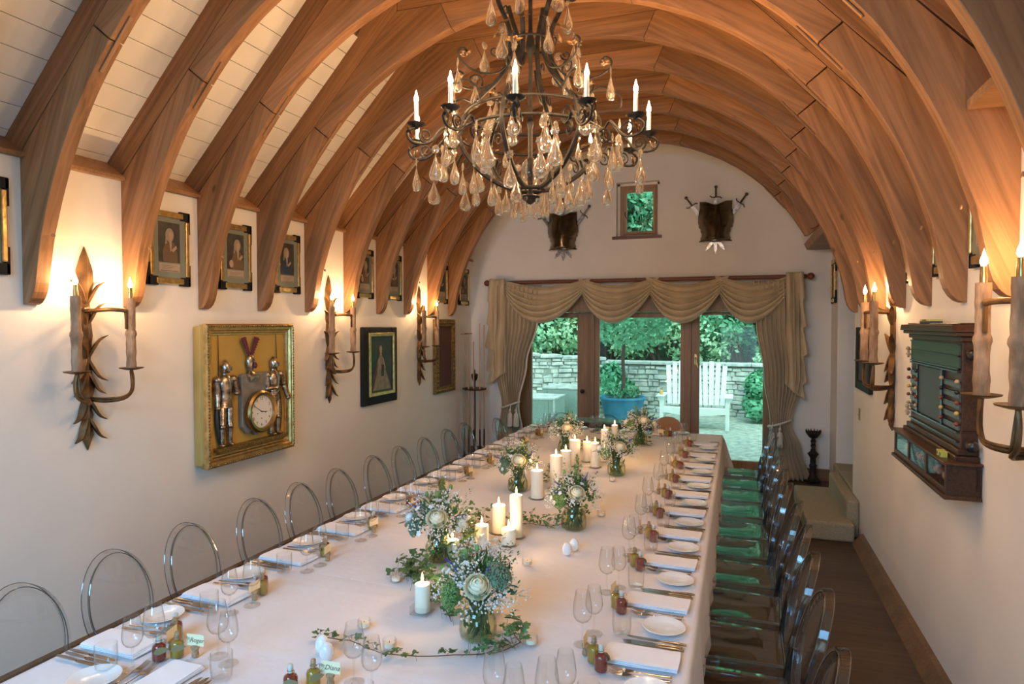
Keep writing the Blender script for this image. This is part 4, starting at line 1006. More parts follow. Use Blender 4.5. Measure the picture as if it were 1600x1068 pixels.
# ================================================================ WALL SCONCES (local: x along the wall, -y into the room)
def sconce():
    t = thing('wall_sconce', 'x', 'wall sconce')
    b = MB(); W_ = [(0, 1.24), (.025, 1.18), (.052, 1.10), (.055, 1.04), (.040, .97), (.028, .90), (.034, .80), (.045, .70), (.030, .60), (.028, .52), (.040, .44), (.052, .38), (.035, .31), (.024, .26), (.040, .21), (.022, .16), (.034, .12), (.040, .09), (.018, .04), (0, 0)]
    out = [(x, z) for x, z in W_]+[(-x, z) for x, z in W_[-2:0:-1]]
    vs = []; n = len(out)
    vs = [(x, -.012, z) for x, z in out]+[(x, -.004, z) for x, z in out]+[(0, -.030, z) for x, z in W_]
    b.prism(out, -.010, -.002)
    rdg = MB(); k = len(W_); F = []
    V = [(x, -.010, z) for x, z in W_]+[(0, -.030 if 0 < i < k-1 else -.010, z) for i, (x, z) in enumerate(W_)]+[(-x, -.010, z) for x, z in W_]
    for i in range(k-1): F += [(i, k+i, k+i+1, i+1), (k+i, 2*k+i, 2*k+i+1, k+i+1)]
    b.add(V, F); b.build('back_spike', 'gilt_iron', t, angle=25)
    for z, l_, up in ((.97, .085, 1), (.84, .085, 1), (.64, .10, 1), (.48, .095, -1), (.40, .08, -1), (.24, .085, -1), (.12, .08, -1)):
        for sg in (-1, 1):
            q = MB(); q.tube(smooth_path([(sg*.012, -.010, z-.075*up), (sg*.036, -.022, z-.02*up), (sg*(.028+l_*.45), -.032, z+.035*up), (sg*(.030+l_*.95), -.040, z+.062*up)], 4), [.020, .022, .023, .024, .024, .023, .022, .020, .018, .015, .011, .007, .002], 6, flat=.5)
            q.build('barb_leaf', 'gilt_iron', t, angle=50)
    for sg in (-1, 1):
        X = sg*.178; Y = -.165
        q = MB(); q.tube(smooth_path([(sg*.01, -.025, .31), (sg*.05, -.10, .30), (sg*.12, -.16, .31), (X, Y, .35), (X+sg*.012, Y, .42), (X, Y, .485)]), .0105, 6)
        q.tube(smooth_path([(sg*.008, -.02, .32), (sg*.06, -.11, .315), (sg*.13, -.165, .325), (X-sg*.01, Y-.01, .37), (X-sg*.006, Y, .48)]), .007, 6)
        q.build('lower_arm', 'gilt_iron', t, angle=60)
        q = MB(); q.tube(smooth_path([(sg*.01, -.025, .85), (sg*.06, -.12, .86), (sg*.13, -.17, .855), (X-sg*.035, Y, .845), (X-sg*.030, Y, .80), (X-sg*.030, Y, .74)]), .009, 6, flat=1.4); q.build('upper_arm', 'gilt_iron', t, angle=60)
        MB().lathe([(0, .482), (.03, .484), (.066, .494), (.070, .500), (.035, .492), (0, .492)], 24).build('drip_pan', 'gilt_iron', t, loc=(X, Y, 0))
        c = MB(); pr = []
        for i in range(30):
            z = .493+.44*i/29; pr.append((.027+.004*noise.noise(Vector((sg*5, i*.35, 0)))+(.006 if 13 < i < 16 else 0), z))
        base = len(c.v); seg = 16
        for i, (r, z) in enumerate(pr):
            for k2 in range(seg):
                a = 2*pi*k2/seg; rr = r*(1+.09*noise.noise(Vector((cos(a)*2+sg, sin(a)*2, z*9)))); c.v.append(Vector((rr*cos(a), rr*sin(a), z)))
        for i in range(29):
            for k2 in range(seg): c.f.append([i*seg+k2, i*seg+(k2+1) % seg, (i+1)*seg+(k2+1) % seg, (i+1)*seg+k2]); c.m.append(0)
        c.f.append(list(range(29*seg, 30*seg))); c.m.append(0)
        cs = c.build('candle_sleeve', 'sleeve', t, loc=(X, Y, 0), angle=60)
        MB().lathe([(0, .93), (.0135, .93), (.0135, .965), (.012, .97), (.0115, .998), (0, 1.0)], 14).build('bulb_socket', 'brass', cs)
        bl = MB().lathe([(0, .997), (.008, .999), (.014, 1.012), (.0125, 1.026), (.007, 1.040), (.003, 1.056), (0, 1.066)], 12).build('bulb', 'bulb', cs)
        point('bulb_light', bl, (0, 0, 1.018), SCONCE_W, WARM, .010)
    return t
SC = Proto(sconce())
RL, RR = pi/2, -pi/2
for x, y, r, lb in ((XL, 2.885, RL, 'iron spike sconce nearest the camera on the left wall'), (XL, 5.375, RL, 'iron spike sconce between the knights clock and the lady portrait'), (XL, 7.265, RL, 'farthest iron spike sconce on the left wall'),
                    (XR, 2.82, RR, 'iron spike sconce nearest the camera on the right wall'), (XR, 5.335, RR, 'iron spike sconce beyond the scoreboard on the right wall')):
    SC.put((x, y, 1.19), r, lb, 'wall sconce', 'twin-candle iron sconces')

# ================================================================ PRINTS AND PAINTINGS
def wallthing(name, label, cat, side, along, z, group=None):
    if side == 'L': return thing(name, label, cat, (XL, along, z), RL, group)
    if side == 'R': return thing(name, label, cat, (XR, along, z), RR, group)
    return thing(name, label, cat, (along, YF, z), 0, group)
def ell(mb, cx, cz, rx, rz, y, n=18, a0=0, a1=2*pi):
    pts = [(cx+rx*cos(a0+(a1-a0)*k/n), cz+rz*sin(a0+(a1-a0)*k/n)) for k in range(n)]
    mb.prism(pts[::-1], y, y+.0012)
def poly(mb, pts, y): mb.prism(pts, y, y+.0012)
def print_frame(kind):
    w_, h = .165, .25
    t = thing('framed_print', 'x', 'print')
    b = MB()
    for sg in (-1, 1):
        b.bb(sg*w_, sg*(w_-.030), -.034, -.002, -h+.055, h-.055)
    for sg in (-1, 1):
        b.bb(-w_+.050, w_-.050, -.034, -.002, sg*h, sg*(h-.04))
    b.build('gilt_bars', 'gold', t, smooth=False, bevel=.006)
    for sx in (-1, 1):
        for sz in (-1, 1):
            c = MB(); c.bb(sx*(w_+.014), sx*(w_-.070), -.024, -.002, sz*(h+.012), sz*(h-.050)); c.bb(sx*(w_+.016), sx*(w_-.004), -.024, -.002, sz*(h+.008), sz*(h-.14))
            c.build('black_corner', 'black_matt', t, smooth=False, bevel=.002)
    MB().bb(-w_+.025, w_-.025, -.020, -.004, -h+.03, h-.03).build('mount', 'mount', t, smooth=False)
    p = MB(); y = -.0215
    p.mi = 0; poly(p, [(-.09, -.10), (.09, -.10), (.09, .175), (-.09, .175)], y)
    p.mi = 1; poly(p, [(-.088, -.165), (.088, -.165), (.088, -.108), (-.088, -.108)], y)
    p.mi = 0; poly(p, [(-.075, -.160), (.075, -.160), (.075, -.157), (-.075, -.157)], y-.001)
    for k in range(3): poly(p, [(-.06, -.125-.010*k), (.06-.02*k, -.125-.010*k), (.06-.02*k, -.1235-.010*k), (-.06, -.1235-.010*k)], y-.001)
    p.mi = 2; cx = (.005, .02, -.01)[kind]
    poly(p, [(cx-.060, -.098), (cx+.062, -.098), (cx+.060, -.03), (cx+.035, .035), (cx, .052), (cx-.035, .038), (cx-.062, -.02)], y-.0013)
    p.mi = 4; ell(p, cx-.004, .088, .036, .048, y-.0026); poly(p, [(cx-.036, .09), (cx-.028, .03), (cx-.044, .02)], y-.0026)
    p.mi = 3; ell(p, cx+.004, .083, .020, .030, y-.0039); poly(p, [(cx-.010, .06), (cx+.012, .06), (cx+.008, -.02), (cx, -.03)], y-.0039)
    poly(p, [(cx+.02, -.03), (cx+.055, .0), (cx+.05, .02), (cx+.012, -.012)], y-.0039)
    p.mi = 4 if kind != 1 else 3
    if kind == 1: ell(p, cx-.07, -.06, .022, .03, y-.0039)
    p.build('portrait', ['print_dark', 'cartouche', 'coat_brown' if kind != 2 else 'coat_blue', 'skin', 'wig'], t, smooth=False)
    return Proto(t)
PF = [print_frame(i) for i in range(3)]
pl = [('L', 2.27, 1, 'cut off at the left edge of the picture'), ('L', 3.50, 0, 'with a dark-haired sitter in a brown coat, right of the nearest sconce'), ('L', 4.13, 1, 'above the knights clock, sitter facing front'), ('L', 4.75, 2, 'with a blue-coated sitter, above the right end of the knights clock'),
      ('L', 6.00, 1, 'first beyond the middle left sconce'), ('L', 6.62, 0, 'above the dark portrait painting of a lady'), ('L', 7.90, 2, 'first beyond the farthest left sconce'), ('L', 8.64, 1, 'in the far left corner by the curtain rod'),
      ('R', 4.12, 0, 'glimpsed between the nearest right arch feet'), ('R', 4.74, 1, 'glimpsed behind the second right arch foot'), ('R', 3.50, 2, 'glimpsed above the scoreboard between arch feet')]
for sd, y, k, lb in pl:
    PF[k].put((XL if sd == 'L' else XR, y, 2.49), RL if sd == 'L' else RR, 'framed portrait print '+lb, 'print', 'framed portrait prints')
PF[1].put((1.09, 8.66, 2.47), RR, 'gilt and black framed portrait print on the pier by the steps', 'print', 'framed portrait prints')
# portrait of a lady
t = wallthing('portrait_painting', 'dark painting of a standing lady in a wide gown, black frame', 'painting', 'L', 6.285, 1.505)
holed(b := MB(), -.36, .36, -.42, .42, [(-.235, .235, -.30, .33)], -.045, -.002); b.build('outer_frame', 'black_matt', t, smooth=False, bevel=.01)
b = MB(); holed(b, -.255, .29, -.33, .36, [(-.215, .25, -.29, .32)], -.058, -.03)
b.build('gilt_inner_frame', 'gold', t, smooth=False, bevel=.006)
MB().bb(-.24, .27, -.040, -.020, -.31, .34).build('canvas', 'painting_green', t, smooth=False)
p = MB(); y = -.0413
p.mi = 1; poly(p, [(-.20, -.27), (.22, -.27), (.15, -.14), (.06, .02), (.035, .10), (-.035, .10), (-.09, .0), (-.15, -.12)], y)
p.mi = 2; poly(p, [(-.20, -.27), (-.12, -.05), (-.06, .04), (-.09, -.10), (-.17, -.27)], y-.0012)
p.mi = 0; ell(p, 0, .165, .026, .038, y-.0012); poly(p, [(-.03, .105), (.03, .105), (.012, .135), (-.012, .135)], y-.0012); poly(p, [(.03, .09), (.05, .08), (.10, -.03), (.085, -.04)], y-.0024); poly(p, [(-.05, .06), (-.035, .08), (-.01, -.03), (-.025, -.04)], y-.0024)
p.mi = 3; poly(p, [(0, -.12), (.06, -.12), (.07, 0), (.02, .01)], y-.0024)
p.mi = 1; ell(p, 0, .19, .030, .028, y-.0008)
p.build('painted_lady', ['skin', 'dress', 'red_cloth', 'print_dark'], t, smooth=False)
t = wallthing('carved_frame_painting', 'tall dark red painting in a heavy carved gilt frame', 'painting', 'L', 7.96, 1.53)
b = MB(); holed(b, -.30, .30, -.49, .49, [(-.21, .21, -.40, .40)], -.05, -.002)
for k in range(15):
    for sx in (-1, 1): b.sph((sx*.26, -.05, -.45+.064*k), .028, (1, .7, 1.1), 8, 5)
for k in range(8):
    for sz in (-1, 1): b.sph((-.22+.063*k, -.05, sz*.45), .027, (1.1, .7, 1), 8, 5)
b.build('carved_frame', 'gold_dark', t, angle=45); MB().bb(-.215, .215, -.03, -.01, -.405, .405).build('canvas', 'red_cloth', t, smooth=False)
t = wallthing('small_picture', 'small dark framed picture under the far right sconce', 'picture', 'R', 6.42, 1.65)
b = MB(); holed(b, -.34, .34, -.28, .28, [(-.26, .26, -.20, .20)], -.035, -.002); b.build('frame', 'black_matt', t, smooth=False, bevel=.006); MB().bb(-.27, .27, -.02, -.008, -.21, .21).build('canvas', 'print_dark', t, smooth=False)
t = wallthing('light_switch', 'small metal light switch on the right wall by the steps', 'switch', 'R', 6.70, 1.13)
MB().bb(-.035, .035, -.006, -.001, -.055, .055).build('switch_plate', 'brass', t, smooth=False, bevel=.003)
MB().cyl((0, -.006, .0), (0, -.02, -.008), .005).build('toggle', 'brass', t)

# ================================================================ KNIGHTS CLOCK
t = wallthing('knights_clock', 'gold shadow-box clock with two armoured knight figures', 'wall clock', 'L', 4.20, 1.43)
b = MB(); b.bb(-.49, .49, -.075, -.002, -.515, .515); b.build('outer_case', 'gold_paint', t, smooth=False, bevel=.012)
b = MB()
for (x0, x1, z0, z1) in ((-.485, .485, .49, .53), (-.485, .485, -.53, -.49), (-.485, -.455, -.53, .53), (.455, .485, -.53, .53)): b.bb(x0, x1, -.115, -.06, z0, z1)
b.build('case_side', 'gold_paint', t, smooth=False)
b = MB()
def mitre(mb, w_, h, prof, segs=1):
    P = [(-w_, -h), (w_, -h), (w_, h), (-w_, h)]
    n = len(prof); V = []
    for (px_, pz_) in P:
        sx, sz = (1 if px_ < 0 else -1), (1 if pz_ < 0 else -1)
        for (i, y) in prof: V.append((px_+sx*i, y, pz_+sz*i))
    F = []
    for c in range(4):
        d = (c+1) % 4
        for k in range(n-1): F.append((c*n+k, d*n+k, d*n+k+1, c*n+k+1))
    mb.add(V, F)
mitre(b, .492, .532, [(0, -.10), (0, -.122), (.012, -.132), (.022, -.132), (.026, -.126), (.045, -.126), (.055, -.112), (.066, -.112), (.072, -.095), (.084, -.092), (.086, -.06)])
b.build('moulded_frame', 'gold', t, angle=30)
b = MB()
for k in range(44):
    z = -.50+k*1.0/43
    for sx in (-1, 1): b.sph((sx*.475, -.133, z), .0085, seg=6, rings=4)
for k in range(40):
    x = -.46+k*.92/39
    for sz in (-1, 1): b.sph((x, -.133, sz*.515), .0085, seg=6, rings=4)
b.build('bead_moulding', 'gold_dark', t, angle=60)
MB().bb(-.41, .41, -.082, -.074, -.45, .45).build('gold_backboard', 'gold_field', t, smooth=False)
b = MB(); b.bb(-.39, .39, -.135, -.082, -.425, -.395); b.bb(-.36, .36, -.120, -.082, -.445, -.425); b.build('plinth_shelf', 'gold_dark', t, smooth=False, bevel=.004)
def knight(mx, flip):
    s = flip; b = MB(); z0 = -.392
    Y = -.105
    def S(c, r, sc=(1, 1, 1)): b.sph((mx+s*c[0], Y+c[1], z0+c[2]), r, sc, 12, 8)
    def C(p, q, r0, r1): b.cyl((mx+s*p[0], Y+p[1], z0+p[2]), (mx+s*q[0], Y+q[1], z0+q[2]), r0, r1, 12)
    for lx, kz in ((-.040, 0), (.038, .004)):                      # feet, greaves, knees, banded thighs
        S((lx-.008, -.012, .014), .020, (1.1, 1.4, .6)); C((lx, 0, .02), (lx*.95, 0, .135), .016, .023); S((lx*.95, -.004, .15), .024, (1, 1, .9))
        for j in range(6): C((lx*.92, 0, .165+j*.022), (lx*.85, 0, .187+j*.022), .0265+.0010*j, .0205+.0010*j)
    for j in range(4): b.lathe([(.052-.002*j, 0), (.058-.003*j, .004), (.050-.002*j, .022)], 14, (mx, Y, z0+.29+j*.018), sy=.6)
    b.lathe([(.046, 0), (.040, .02), (.050, .07), (.062, .115), (.060, .15), (.040, .175), (.022, .19), (.022, .20)], 16, (mx, Y, z0+.35), sy=.62)   # cuirass
    b.tube([(mx, Y-.040, z0+.36), (mx, Y-.047, z0+.46), (mx, Y-.03, z0+.52)], .003, 5)
    for sg in (-1, 1):                                              # pauldrons and arms
        S((sg*.072, 0, .505), .034, (1, .9, .85))
        for j in range(4): C((sg*(.082+.003*j), -.004*j, .485-j*.022), (sg*(.085+.003*j), -.004*j-.004, .463-j*.022), .026, .018)
        S((sg*.095, -.018, .395), .021)
    C((-.095, -.02, .39), (-.112, -.035, .31), .020, .014); S((-.112, -.04, .30), .018)
    C((.095, -.02, .395), (.040, -.055, .40), .020, .014); S((.036, -.058, .40), .017)
    b.lathe([(.026, 0), (.033, .015), (.035, .04), (.032, .062), (.018, .082), (0, .088)], 14, (mx, Y, z0+.555), sy=1.05)  # helmet
    b.prism([(-.034, .0), (-.010, .028), (.030, .03), (.030, .0), (.0, -.012)], -.034, -.026, Matrix.Translation((mx, Y, z0+.575)))
    b.tube(smooth_path([(mx-.0, Y+.02, z0+.60), (mx, Y+.01, z0+.645), (mx, Y-.02, z0+.645)]), .006, 5)
    for v in b.v: v.x = mx+(v.x-mx)*1.08; v.y = Y+(v.y-Y)*1.15
    k = b.build('knight_figure', 'armour', t, angle=40)
    l = MB(); l.cyl((mx-s*.055, Y+.01, z0+.50), (mx-s*.050, Y+.015, z0+.86), .0045, .002, 6); l.tube(smooth_path([(mx-s*.075, Y+.01, z0+.36), (mx-s*.085, Y+.005, z0+.20), (mx-s*.065, Y, z0+.02)]), [.008+.008*sin(pi*i/12) for i in range(13)], 8); l.build('lance_and_sword', 'black', k)
knight(-.285, 1); knight(.255, -1)
b = MB(); b.prism([(-.135, .12), (-.12, .14), (.17, .14), (.185, .12), (.18, -.27), (.12, -.33), (.07, -.32), (.025, -.36), (-.02, -.32), (-.07, -.33), (-.13, -.27)], -.125, -.082); b.build('grey_shield', 'grey_stone', t, bevel=.006, smooth=False)
HX = -.02
b = MB(); b.lathe([(.060, 0), (.066, .012), (.040, .025), (.022, .04), (.030, .06), (.042, .085), (.044, .12), (.038, .145), (.020, .165), (0, .17)], 16, (HX, -.11, .12), sy=.65)
b.prism([(-.055, .0), (.055, .0), (.04, -.035), (-.04, -.035)], -.15, -.12, Matrix.Translation((HX, 0, .12))); b.build('empty_helm', 'armour', t, angle=40)
MB().sph((HX+.015, -.145, .205), .020, (1, .5, 1.3)).build('visor_jewel', 'purple', t)
for sg in (-1, 1):
    b = MB(); z = .275; b.prism([(0, 0), (sg*.02, 0), (sg*.095, .145), (sg*.052, .155)] if sg < 0 else [(0, 0), (sg*.052, .155), (sg*.095, .145), (sg*.02, 0)], -.115, -.105, Matrix.Translation((HX, 0, z)))
    for k in range(6): b.sph((HX+sg*(.036+.011*k), -.11, z+.03+.02*k), .011, (1.2, .6, .7), 8, 5)
    b.build('plume', 'purple', t, smooth=False)
CKX, CKZ = .043, -.168; CM = Matrix.Translation((CKX, -.125, CKZ)) @ Matrix.Rotation(pi/2, 4, 'X')
b = MB(); b.lathe([(.150, 0), (.168, .012), (.168, .045), (.155, .060), (.132, .054), (.128, .034)], 44, mx=CM, cap=False); dl = b.build('clock_bezel', 'brass', t)
MB().lathe([(0, .030), (.132, .030), (.132, .034), (0, .034)], 44, mx=CM).build('clock_face', 'clock_face', dl)
for h in range(1, 13):
    a = radians(90-30*h); text_obj(str(h), .034, (CKX+.104*cos(a), -.1594, CKZ+.104*sin(a)), (pi/2, 0, 0), dl, name='numeral')
b = MB(); b.prism([(-.004, -.01), (.004, -.01), (.002, .066), (-.002, .066)], -.1612, -.160, Matrix.Translation((CKX, 0, CKZ)) @ Matrix.Rotation(radians(97), 4, 'Y'))
b.prism([(-.003, -.012), (.003, -.012), (.0015, .10), (-.0015, .10)], -.1625, -.1615, Matrix.Translation((CKX, 0, CKZ)) @ Matrix.Rotation(radians(-58), 4, 'Y'))
for (x, z) in ((-.045, -.012), (.0, -.055), (.045, -.012)): b.cyl((CKX+x, -.159, CKZ+z), (CKX+x, -.161, CKZ+z), .0045)
b.build('clock_hands', 'ink', dl, smooth=False)

# ================================================================ SCOREBOARD (right wall; local +x points toward the camera)
yc = 4.04
t = wallthing('snooker_scoreboard', 'dark wooden snooker scoreboard cabinet with sliding ball markers', 'scoreboard', 'R', yc, 1.16)
X0, X1 = -.47, .47
b = MB(); b.bb(X0, X1, -.072, -.002, .20, .80); b.build('cabinet', 'dark_wood', t, smooth=False, bevel=.004)
b = MB(); b.bb(X0-.02, X1+.02, -.085, -.002, .72, .745); b.bb(X0-.045, X1+.045, -.11, -.002, .745, .765); b.prism([(X0-.06, .765), (X1+.06, .765), (X1+.03, .80), (X0-.03, .80)], -.125, -.002); b.bb(X0-.03, X1+.03, -.09, -.002, .80, .808)
b.build('cornice', 'dark_wood', t, smooth=False, bevel=.005)
b = MB(); b.bb(X0-.035, X1+.035, -.105, -.002, .155, .185); b.bb(X0-.02, X1+.02, -.09, -.002, .185, .215); b.build('base_moulding', 'dark_wood', t, smooth=False, bevel=.006)
MB().bb(X0+.02, X1-.02, -.080, -.07, .585, .70).build('green_score_panel', 'sb_green', t, smooth=False)
MB().bb(-.27, .19, -.078, -.07, .30, .565).build('slate', 'slate', t, smooth=False)
b = MB()
for z in (.70, .645, .585, .572, .285, .24): b.bb(X0+.02, X1-.02, -.086, -.07, z, z+.008)
for x in (-.29, .19): b.bb(x, x+.02, -.086, -.07, .29, .575)
for k in range(5): b.bb(X0+.01, -.29, -.085, -.07, .325+k*.05, .329+k*.05); b.bb(.21, X1-.01, -.085, -.07, .325+k*.05, .329+k*.05)
b.build('divider_rails', 'black', t, smooth=False)
for k in range(5):
    for xa, xb in ((X0+.01, -.29), (.21, X1-.01)):
        MB().bb(xa, xb, -.079, -.070, .300+k*.05, .322+k*.05).build('number_strip', 'score_strip', t, smooth=False)
        for x in (xa, xb): MB().sph((x, -.088, .330+k*.05), .011, seg=10, rings=6).build('marker_bead', ('ivory', 'red_bead', 'yellow_bead', 'red_bead', 'black')[(k+(x > 0)) % 5], t)
for z in (.62, .27):
    b = MB(); b.cyl((X0+.0, -.09, z-.02), (X0+.0, -.09, z+.03), .007); b.sph((X0, -.092, z+.035), .012); b.cyl((X0-.02, -.09, z), (X0+.03, -.09, z), .009); b.build('ivory_pointer', 'ivory', t)
for z in (.66, .235):
    b = MB(); b.lathe([(.018, 0), (.020, .008), (.014, .014), (.024, .03), (.027, .045), (.022, .060), (.01, .068), (0, .07)], 18, mx=Matrix.Translation((X1, -.038, z)) @ Matrix.Rotation(pi/2, 4, 'Y')); b.build('turned_knob', 'black', t)
b = MB(); b.bb(X1, X1+.008, -.07, -.01, .30, .56); b.build('side_panel', 'dark_wood', t, smooth=False, bevel=.003)
# lower ball box
B0, B1 = -.535, .535
b = MB(); b.bb(B0, B1, -.145, -.002, .005, .035); b.bb(B0, B1, -.145, -.002, .135, .150); b.bb(B0, B1, -.03, -.002, .03, .14)
for x in (B0, -.20, .16, B1-.03): b.bb(x, x+.03, -.145, -.01, .03, .14)
b.prism([(B0-.015, -.012), (B1+.015, -.012), (B1, .008), (B0, .008)], -.158, -.002)
b.prism([(B0-.02, .150), (B1+.02, .150), (B1+.01, .162), (B0-.01, .162)], -.16, -.002); b.build('ball_box', 'dark_wood', t, smooth=False, bevel=.004)
for xa, xb in ((B0+.03, -.20), (-.17, .16), (.19, B1-.03)): MB().bb(xa, xb, -.140, -.137, .035, .135).build('glass_front', 'pane', t, smooth=False)
random.seed(3)
for i in range(12): MB().sph((-.42+i*.078, -.09, .062), .026, seg=14, rings=9).build('snooker_ball', ('pink', 'red_bead', 'ivory', 'pink')[i % 4], t)
def wallpt(x, y, z): return (XR+y, yc-x, 1.16+z)
for i, (x, dx, lb) in enumerate(((.36, .0, 'left of the two small yellow chalk cubes on the scoreboard ledge'), (.41, .0, 'right of the two small yellow chalk cubes on the scoreboard ledge'))):
    c = thing('chalk_cube', lb, 'chalk', wallpt(x, -.125, .162), RR, 'chalk cubes'); MB().bb(-.014, .014, -.014, .014, 0, .028).build('paper_wrap', 'chalk_yellow', c, smooth=False, bevel=.001); MB().bb(-.009, .009, -.0146, -.0142, .005, .022).build('printed_label', 'chalk_blue', c, smooth=False)
c = thing('chalk_box', 'flat yellow and blue chalk box lying on top of the scoreboard', 'box', wallpt(-.12, -.06, .808), RR); MB().bb(-.10, .10, -.03, .03, 0, .020).build('box_lid', 'chalk_yellow', c, smooth=False, bevel=.001); MB().bb(-.101, .101, -.031, .031, .0, .010).build('box_base', 'chalk_blue', c, smooth=False)
b = MB(); 
for k in range(7): b.bb(-.045+k*.013, -.037+k*.013, -.0316, -.0311, .0125, .0185)
b.build('illegible_print', 'ink', c, smooth=False)

# ================================================================ BREASTPLATES WITH SWORDS
def armour(x, z, label, first):
    t = wallthing('breastplate_trophy', label, 'armour', 'F', x, z, 'breastplates with crossed swords')
    b = MB()
    def f(u, v):
        a = (u-.5)*2; s_ = v
        w_ = .235-.02*sin(pi*s_)+(.02 if s_ < .12 else 0)-.0*a; w_ = [.20, .185, .20, .225, .235, .235, .225, .215, .215][min(8, int(s_*8.99))]
        zz = -.255+.50*s_; zt = .03*(1-abs(abs(a)-.62)*1.6) if s_ > .95 else 0
        d = .155*(1-abs(a)**2.2)*(.55+.6*sin(pi*min(1, (1-s_)*1.05)*.62))+.012
        if abs(a) < .02: d += .01
        return (a*w_*.93, -d-.03, zz-.035+zt-(.05*(1-a*a) if s_ > .9 else 0))
    b.grid(f, 24, 26); b.build('breastplate', 'dark_armour', t, angle=40, solid=.004)
    b = MB(); b.tube([(a*.20, -.160*(1-abs(a)**2.2)*.66-.04, -.297) for a in [k/8-1 for k in range(17)]], .009, 6); b.build('waist_flange', 'dark_armour', t)
    for an, zo in ((0, .0), (-35, 0), (35, 0)):
        R = Matrix.Rotation(radians(an), 4, 'Y'); O = Matrix.Translation((0, -.034-an*.0002, -.25))
        b = MB(); L = .645
        def Pm(p): return (O @ R) @ Vector(p)
        k = [(-.020, -.26), (.020, -.26), (.020, L-.13), (-.020, L-.13)]
        b.prism([(-.020, -.15), (0, -.21), (.020, -.15), (.024, L-.13), (-.024, L-.13)], -.003, .003, O @ R)
        bl = b.build('sword_blade', 'armour', t, smooth=False)
        h = MB(); h.tube([Pm((-.075, 0, L-.10)), Pm((-.05, 0, L-.12)), Pm((0, 0, L-.122)), Pm((.05, 0, L-.12)), Pm((.075, 0, L-.14))], .0075, 6); h.cyl(Pm((0, 0, L-.12)), Pm((0, 0, L-.01)), .013, .011); h.sph(Pm((0, 0, L+.01)), .022, seg=10, rings=7); h.build('sword_hilt', 'gilt_iron' if 0 else 'dark_armour', bl)
armour(-.295, 3.335, 'steel breastplate with three swords right of the small window', True)
armour(-2.345, 3.30, 'steel breastplate with three swords left of the window, behind the chandelier', False)

# ================================================================ CURTAINS
t = thing('curtain_rod', 'dark wooden curtain rod with turned finials over the garden doors', 'curtain rod', (-1.31, YF-.12, 2.55))
MB().cyl((-2.09, 0, 0), (2.09, 0, 0), .026, seg=16).build('pole', 'rod_wood', t)
for sg in (-1, 1): MB().lathe([(.026, 0), (.034, .008), (.020, .018), (.040, .045), (.046, .065), (.036, .09), (.015, .105), (0, .108)], 18, mx=Matrix.Translation((sg*2.085, 0, 0)) @ Matrix.Rotation(sg*pi/2, 4, 'Y')).build('finial', 'rod_wood', t)
for x in (-1.9, 0, 1.9): MB().bb(x-.012, x+.012, 0, .118, -.012, .03).build('bracket', 'rod_wood', t, smooth=False)
t = thing('swag_valance', 'gold silk valance of four swags over the garden doors', 'valance', (0, YF-.14, 0))
JX = [-3.16, -2.04, -1.12, -.24, .56]
for i in range(4):
    a_, b_ = JX[i]-.06, JX[i+1]+.11; b = MB()
    def f(u, v, a_=a_, b_=b_, i=i):
        x = a_+(b_-a_)*u; sg = sin(pi*u); top = .10*sg**1.3+.0; bot = .60*sg**.62*(1-.18*(2*u-1))
        # corners fan out a little
        x2 = x+(.5-u)*.03*v+.10*(1-v)*u**3*.3
        fold = .050*sin(2*pi*(v*6.0+.3*sin(3*u)))*sg**.5*(.35+.65*v)
        return (x2, -.028-.075*sg*(.5+.5*sin(pi*v))+fold, 2.578-top-(bot-top)*v-.02*sin(2*pi*v*6.5)*sg)
    b.grid(f, 44, 60); b.build('swag', 'fabric', t, angle=80, solid=.004)
for x0, x1, zb, sg in ((-3.39, -3.15, 1.08, -1), (.55, .75, 1.02, 1)):
    b = MB()
    def f(u, v, x0=x0, x1=x1, zb=zb, sg=sg):
        # cascade: stacked triangular folds, longest at the outside
        q = u if sg < 0 else 1-u        # 0 = outside edge
        L = (2.60-zb)*(1-.12*q)-(.0); z = 2.60-L*v
        zig = .055*((v*4.6) % 1)*min(1, v*2)
        x = x0+(x1-x0)*u+(sg*zig if q < .5 else -sg*0)*(1-2*q if q < .5 else 0)
        return (x, -.06-.03*sin(q*9+v*3)-.02*sin(v*13), z)
    b.grid(f, 20, 50); b.build('jabot', 'fabric', t, angle=80, solid=.004)
def drape(name, label, stations, tie_z, folds, depth=.05):
    # stations: (z, x_left, x_right)
    t = thing(name, label, 'curtain', (0, YF-.16, 0))
    def at(z):
        for (za, a, b_), (zb_, c, d) in zip(stations, stations[1:]):
            if za >= z >= zb_:
                q = (za-z)/(za-zb_); q = q*q*(3-2*q); return a+(c-a)*q, b_+(d-b_)*q
        return stations[-1][1:]
    b = MB()
    def f(u, v):
        z = 2.50-(2.50-.012)*v; a, c = at(z); w_ = c-a; amp = depth*(.35+.65*min(1, w_/.5))
        ph = 2*pi*folds*u
        return (a+w_*(u+.012*sin(ph*1.0+1)), -.02+amp*sin(ph)*(.8+.2*sin(z*3+u*9))*-1-.015*sin(u*5+z*2), z)
    b.grid(f, folds*10, 60); b.build('drape', 'fabric', t, angle=80, solid=.003)
    a, c = at(tie_z)
    q = MB(); n = 28; q.tube([((a+c)/2+(c-a)*.56*cos(2*pi*k/n), -.02+.085*sin(2*pi*k/n), tie_z+.05*cos(2*pi*k/n)) for k in range(n)], .014, 8, True); q.build('tieback_cord', 'lining', t)
    return t, (a+c)/2, at
tL, mx_, atL = drape('left_curtain'.replace('left_', 'gold_'), 'gold silk curtain tied back at the left of the garden doors', [(2.5, -3.36, -2.62), (2.0, -3.36, -2.68), (1.4, -3.34, -2.84), (.80, -3.20, -2.96), (.4, -3.26, -2.90), (0, -3.30, -2.86)], .80, 11)
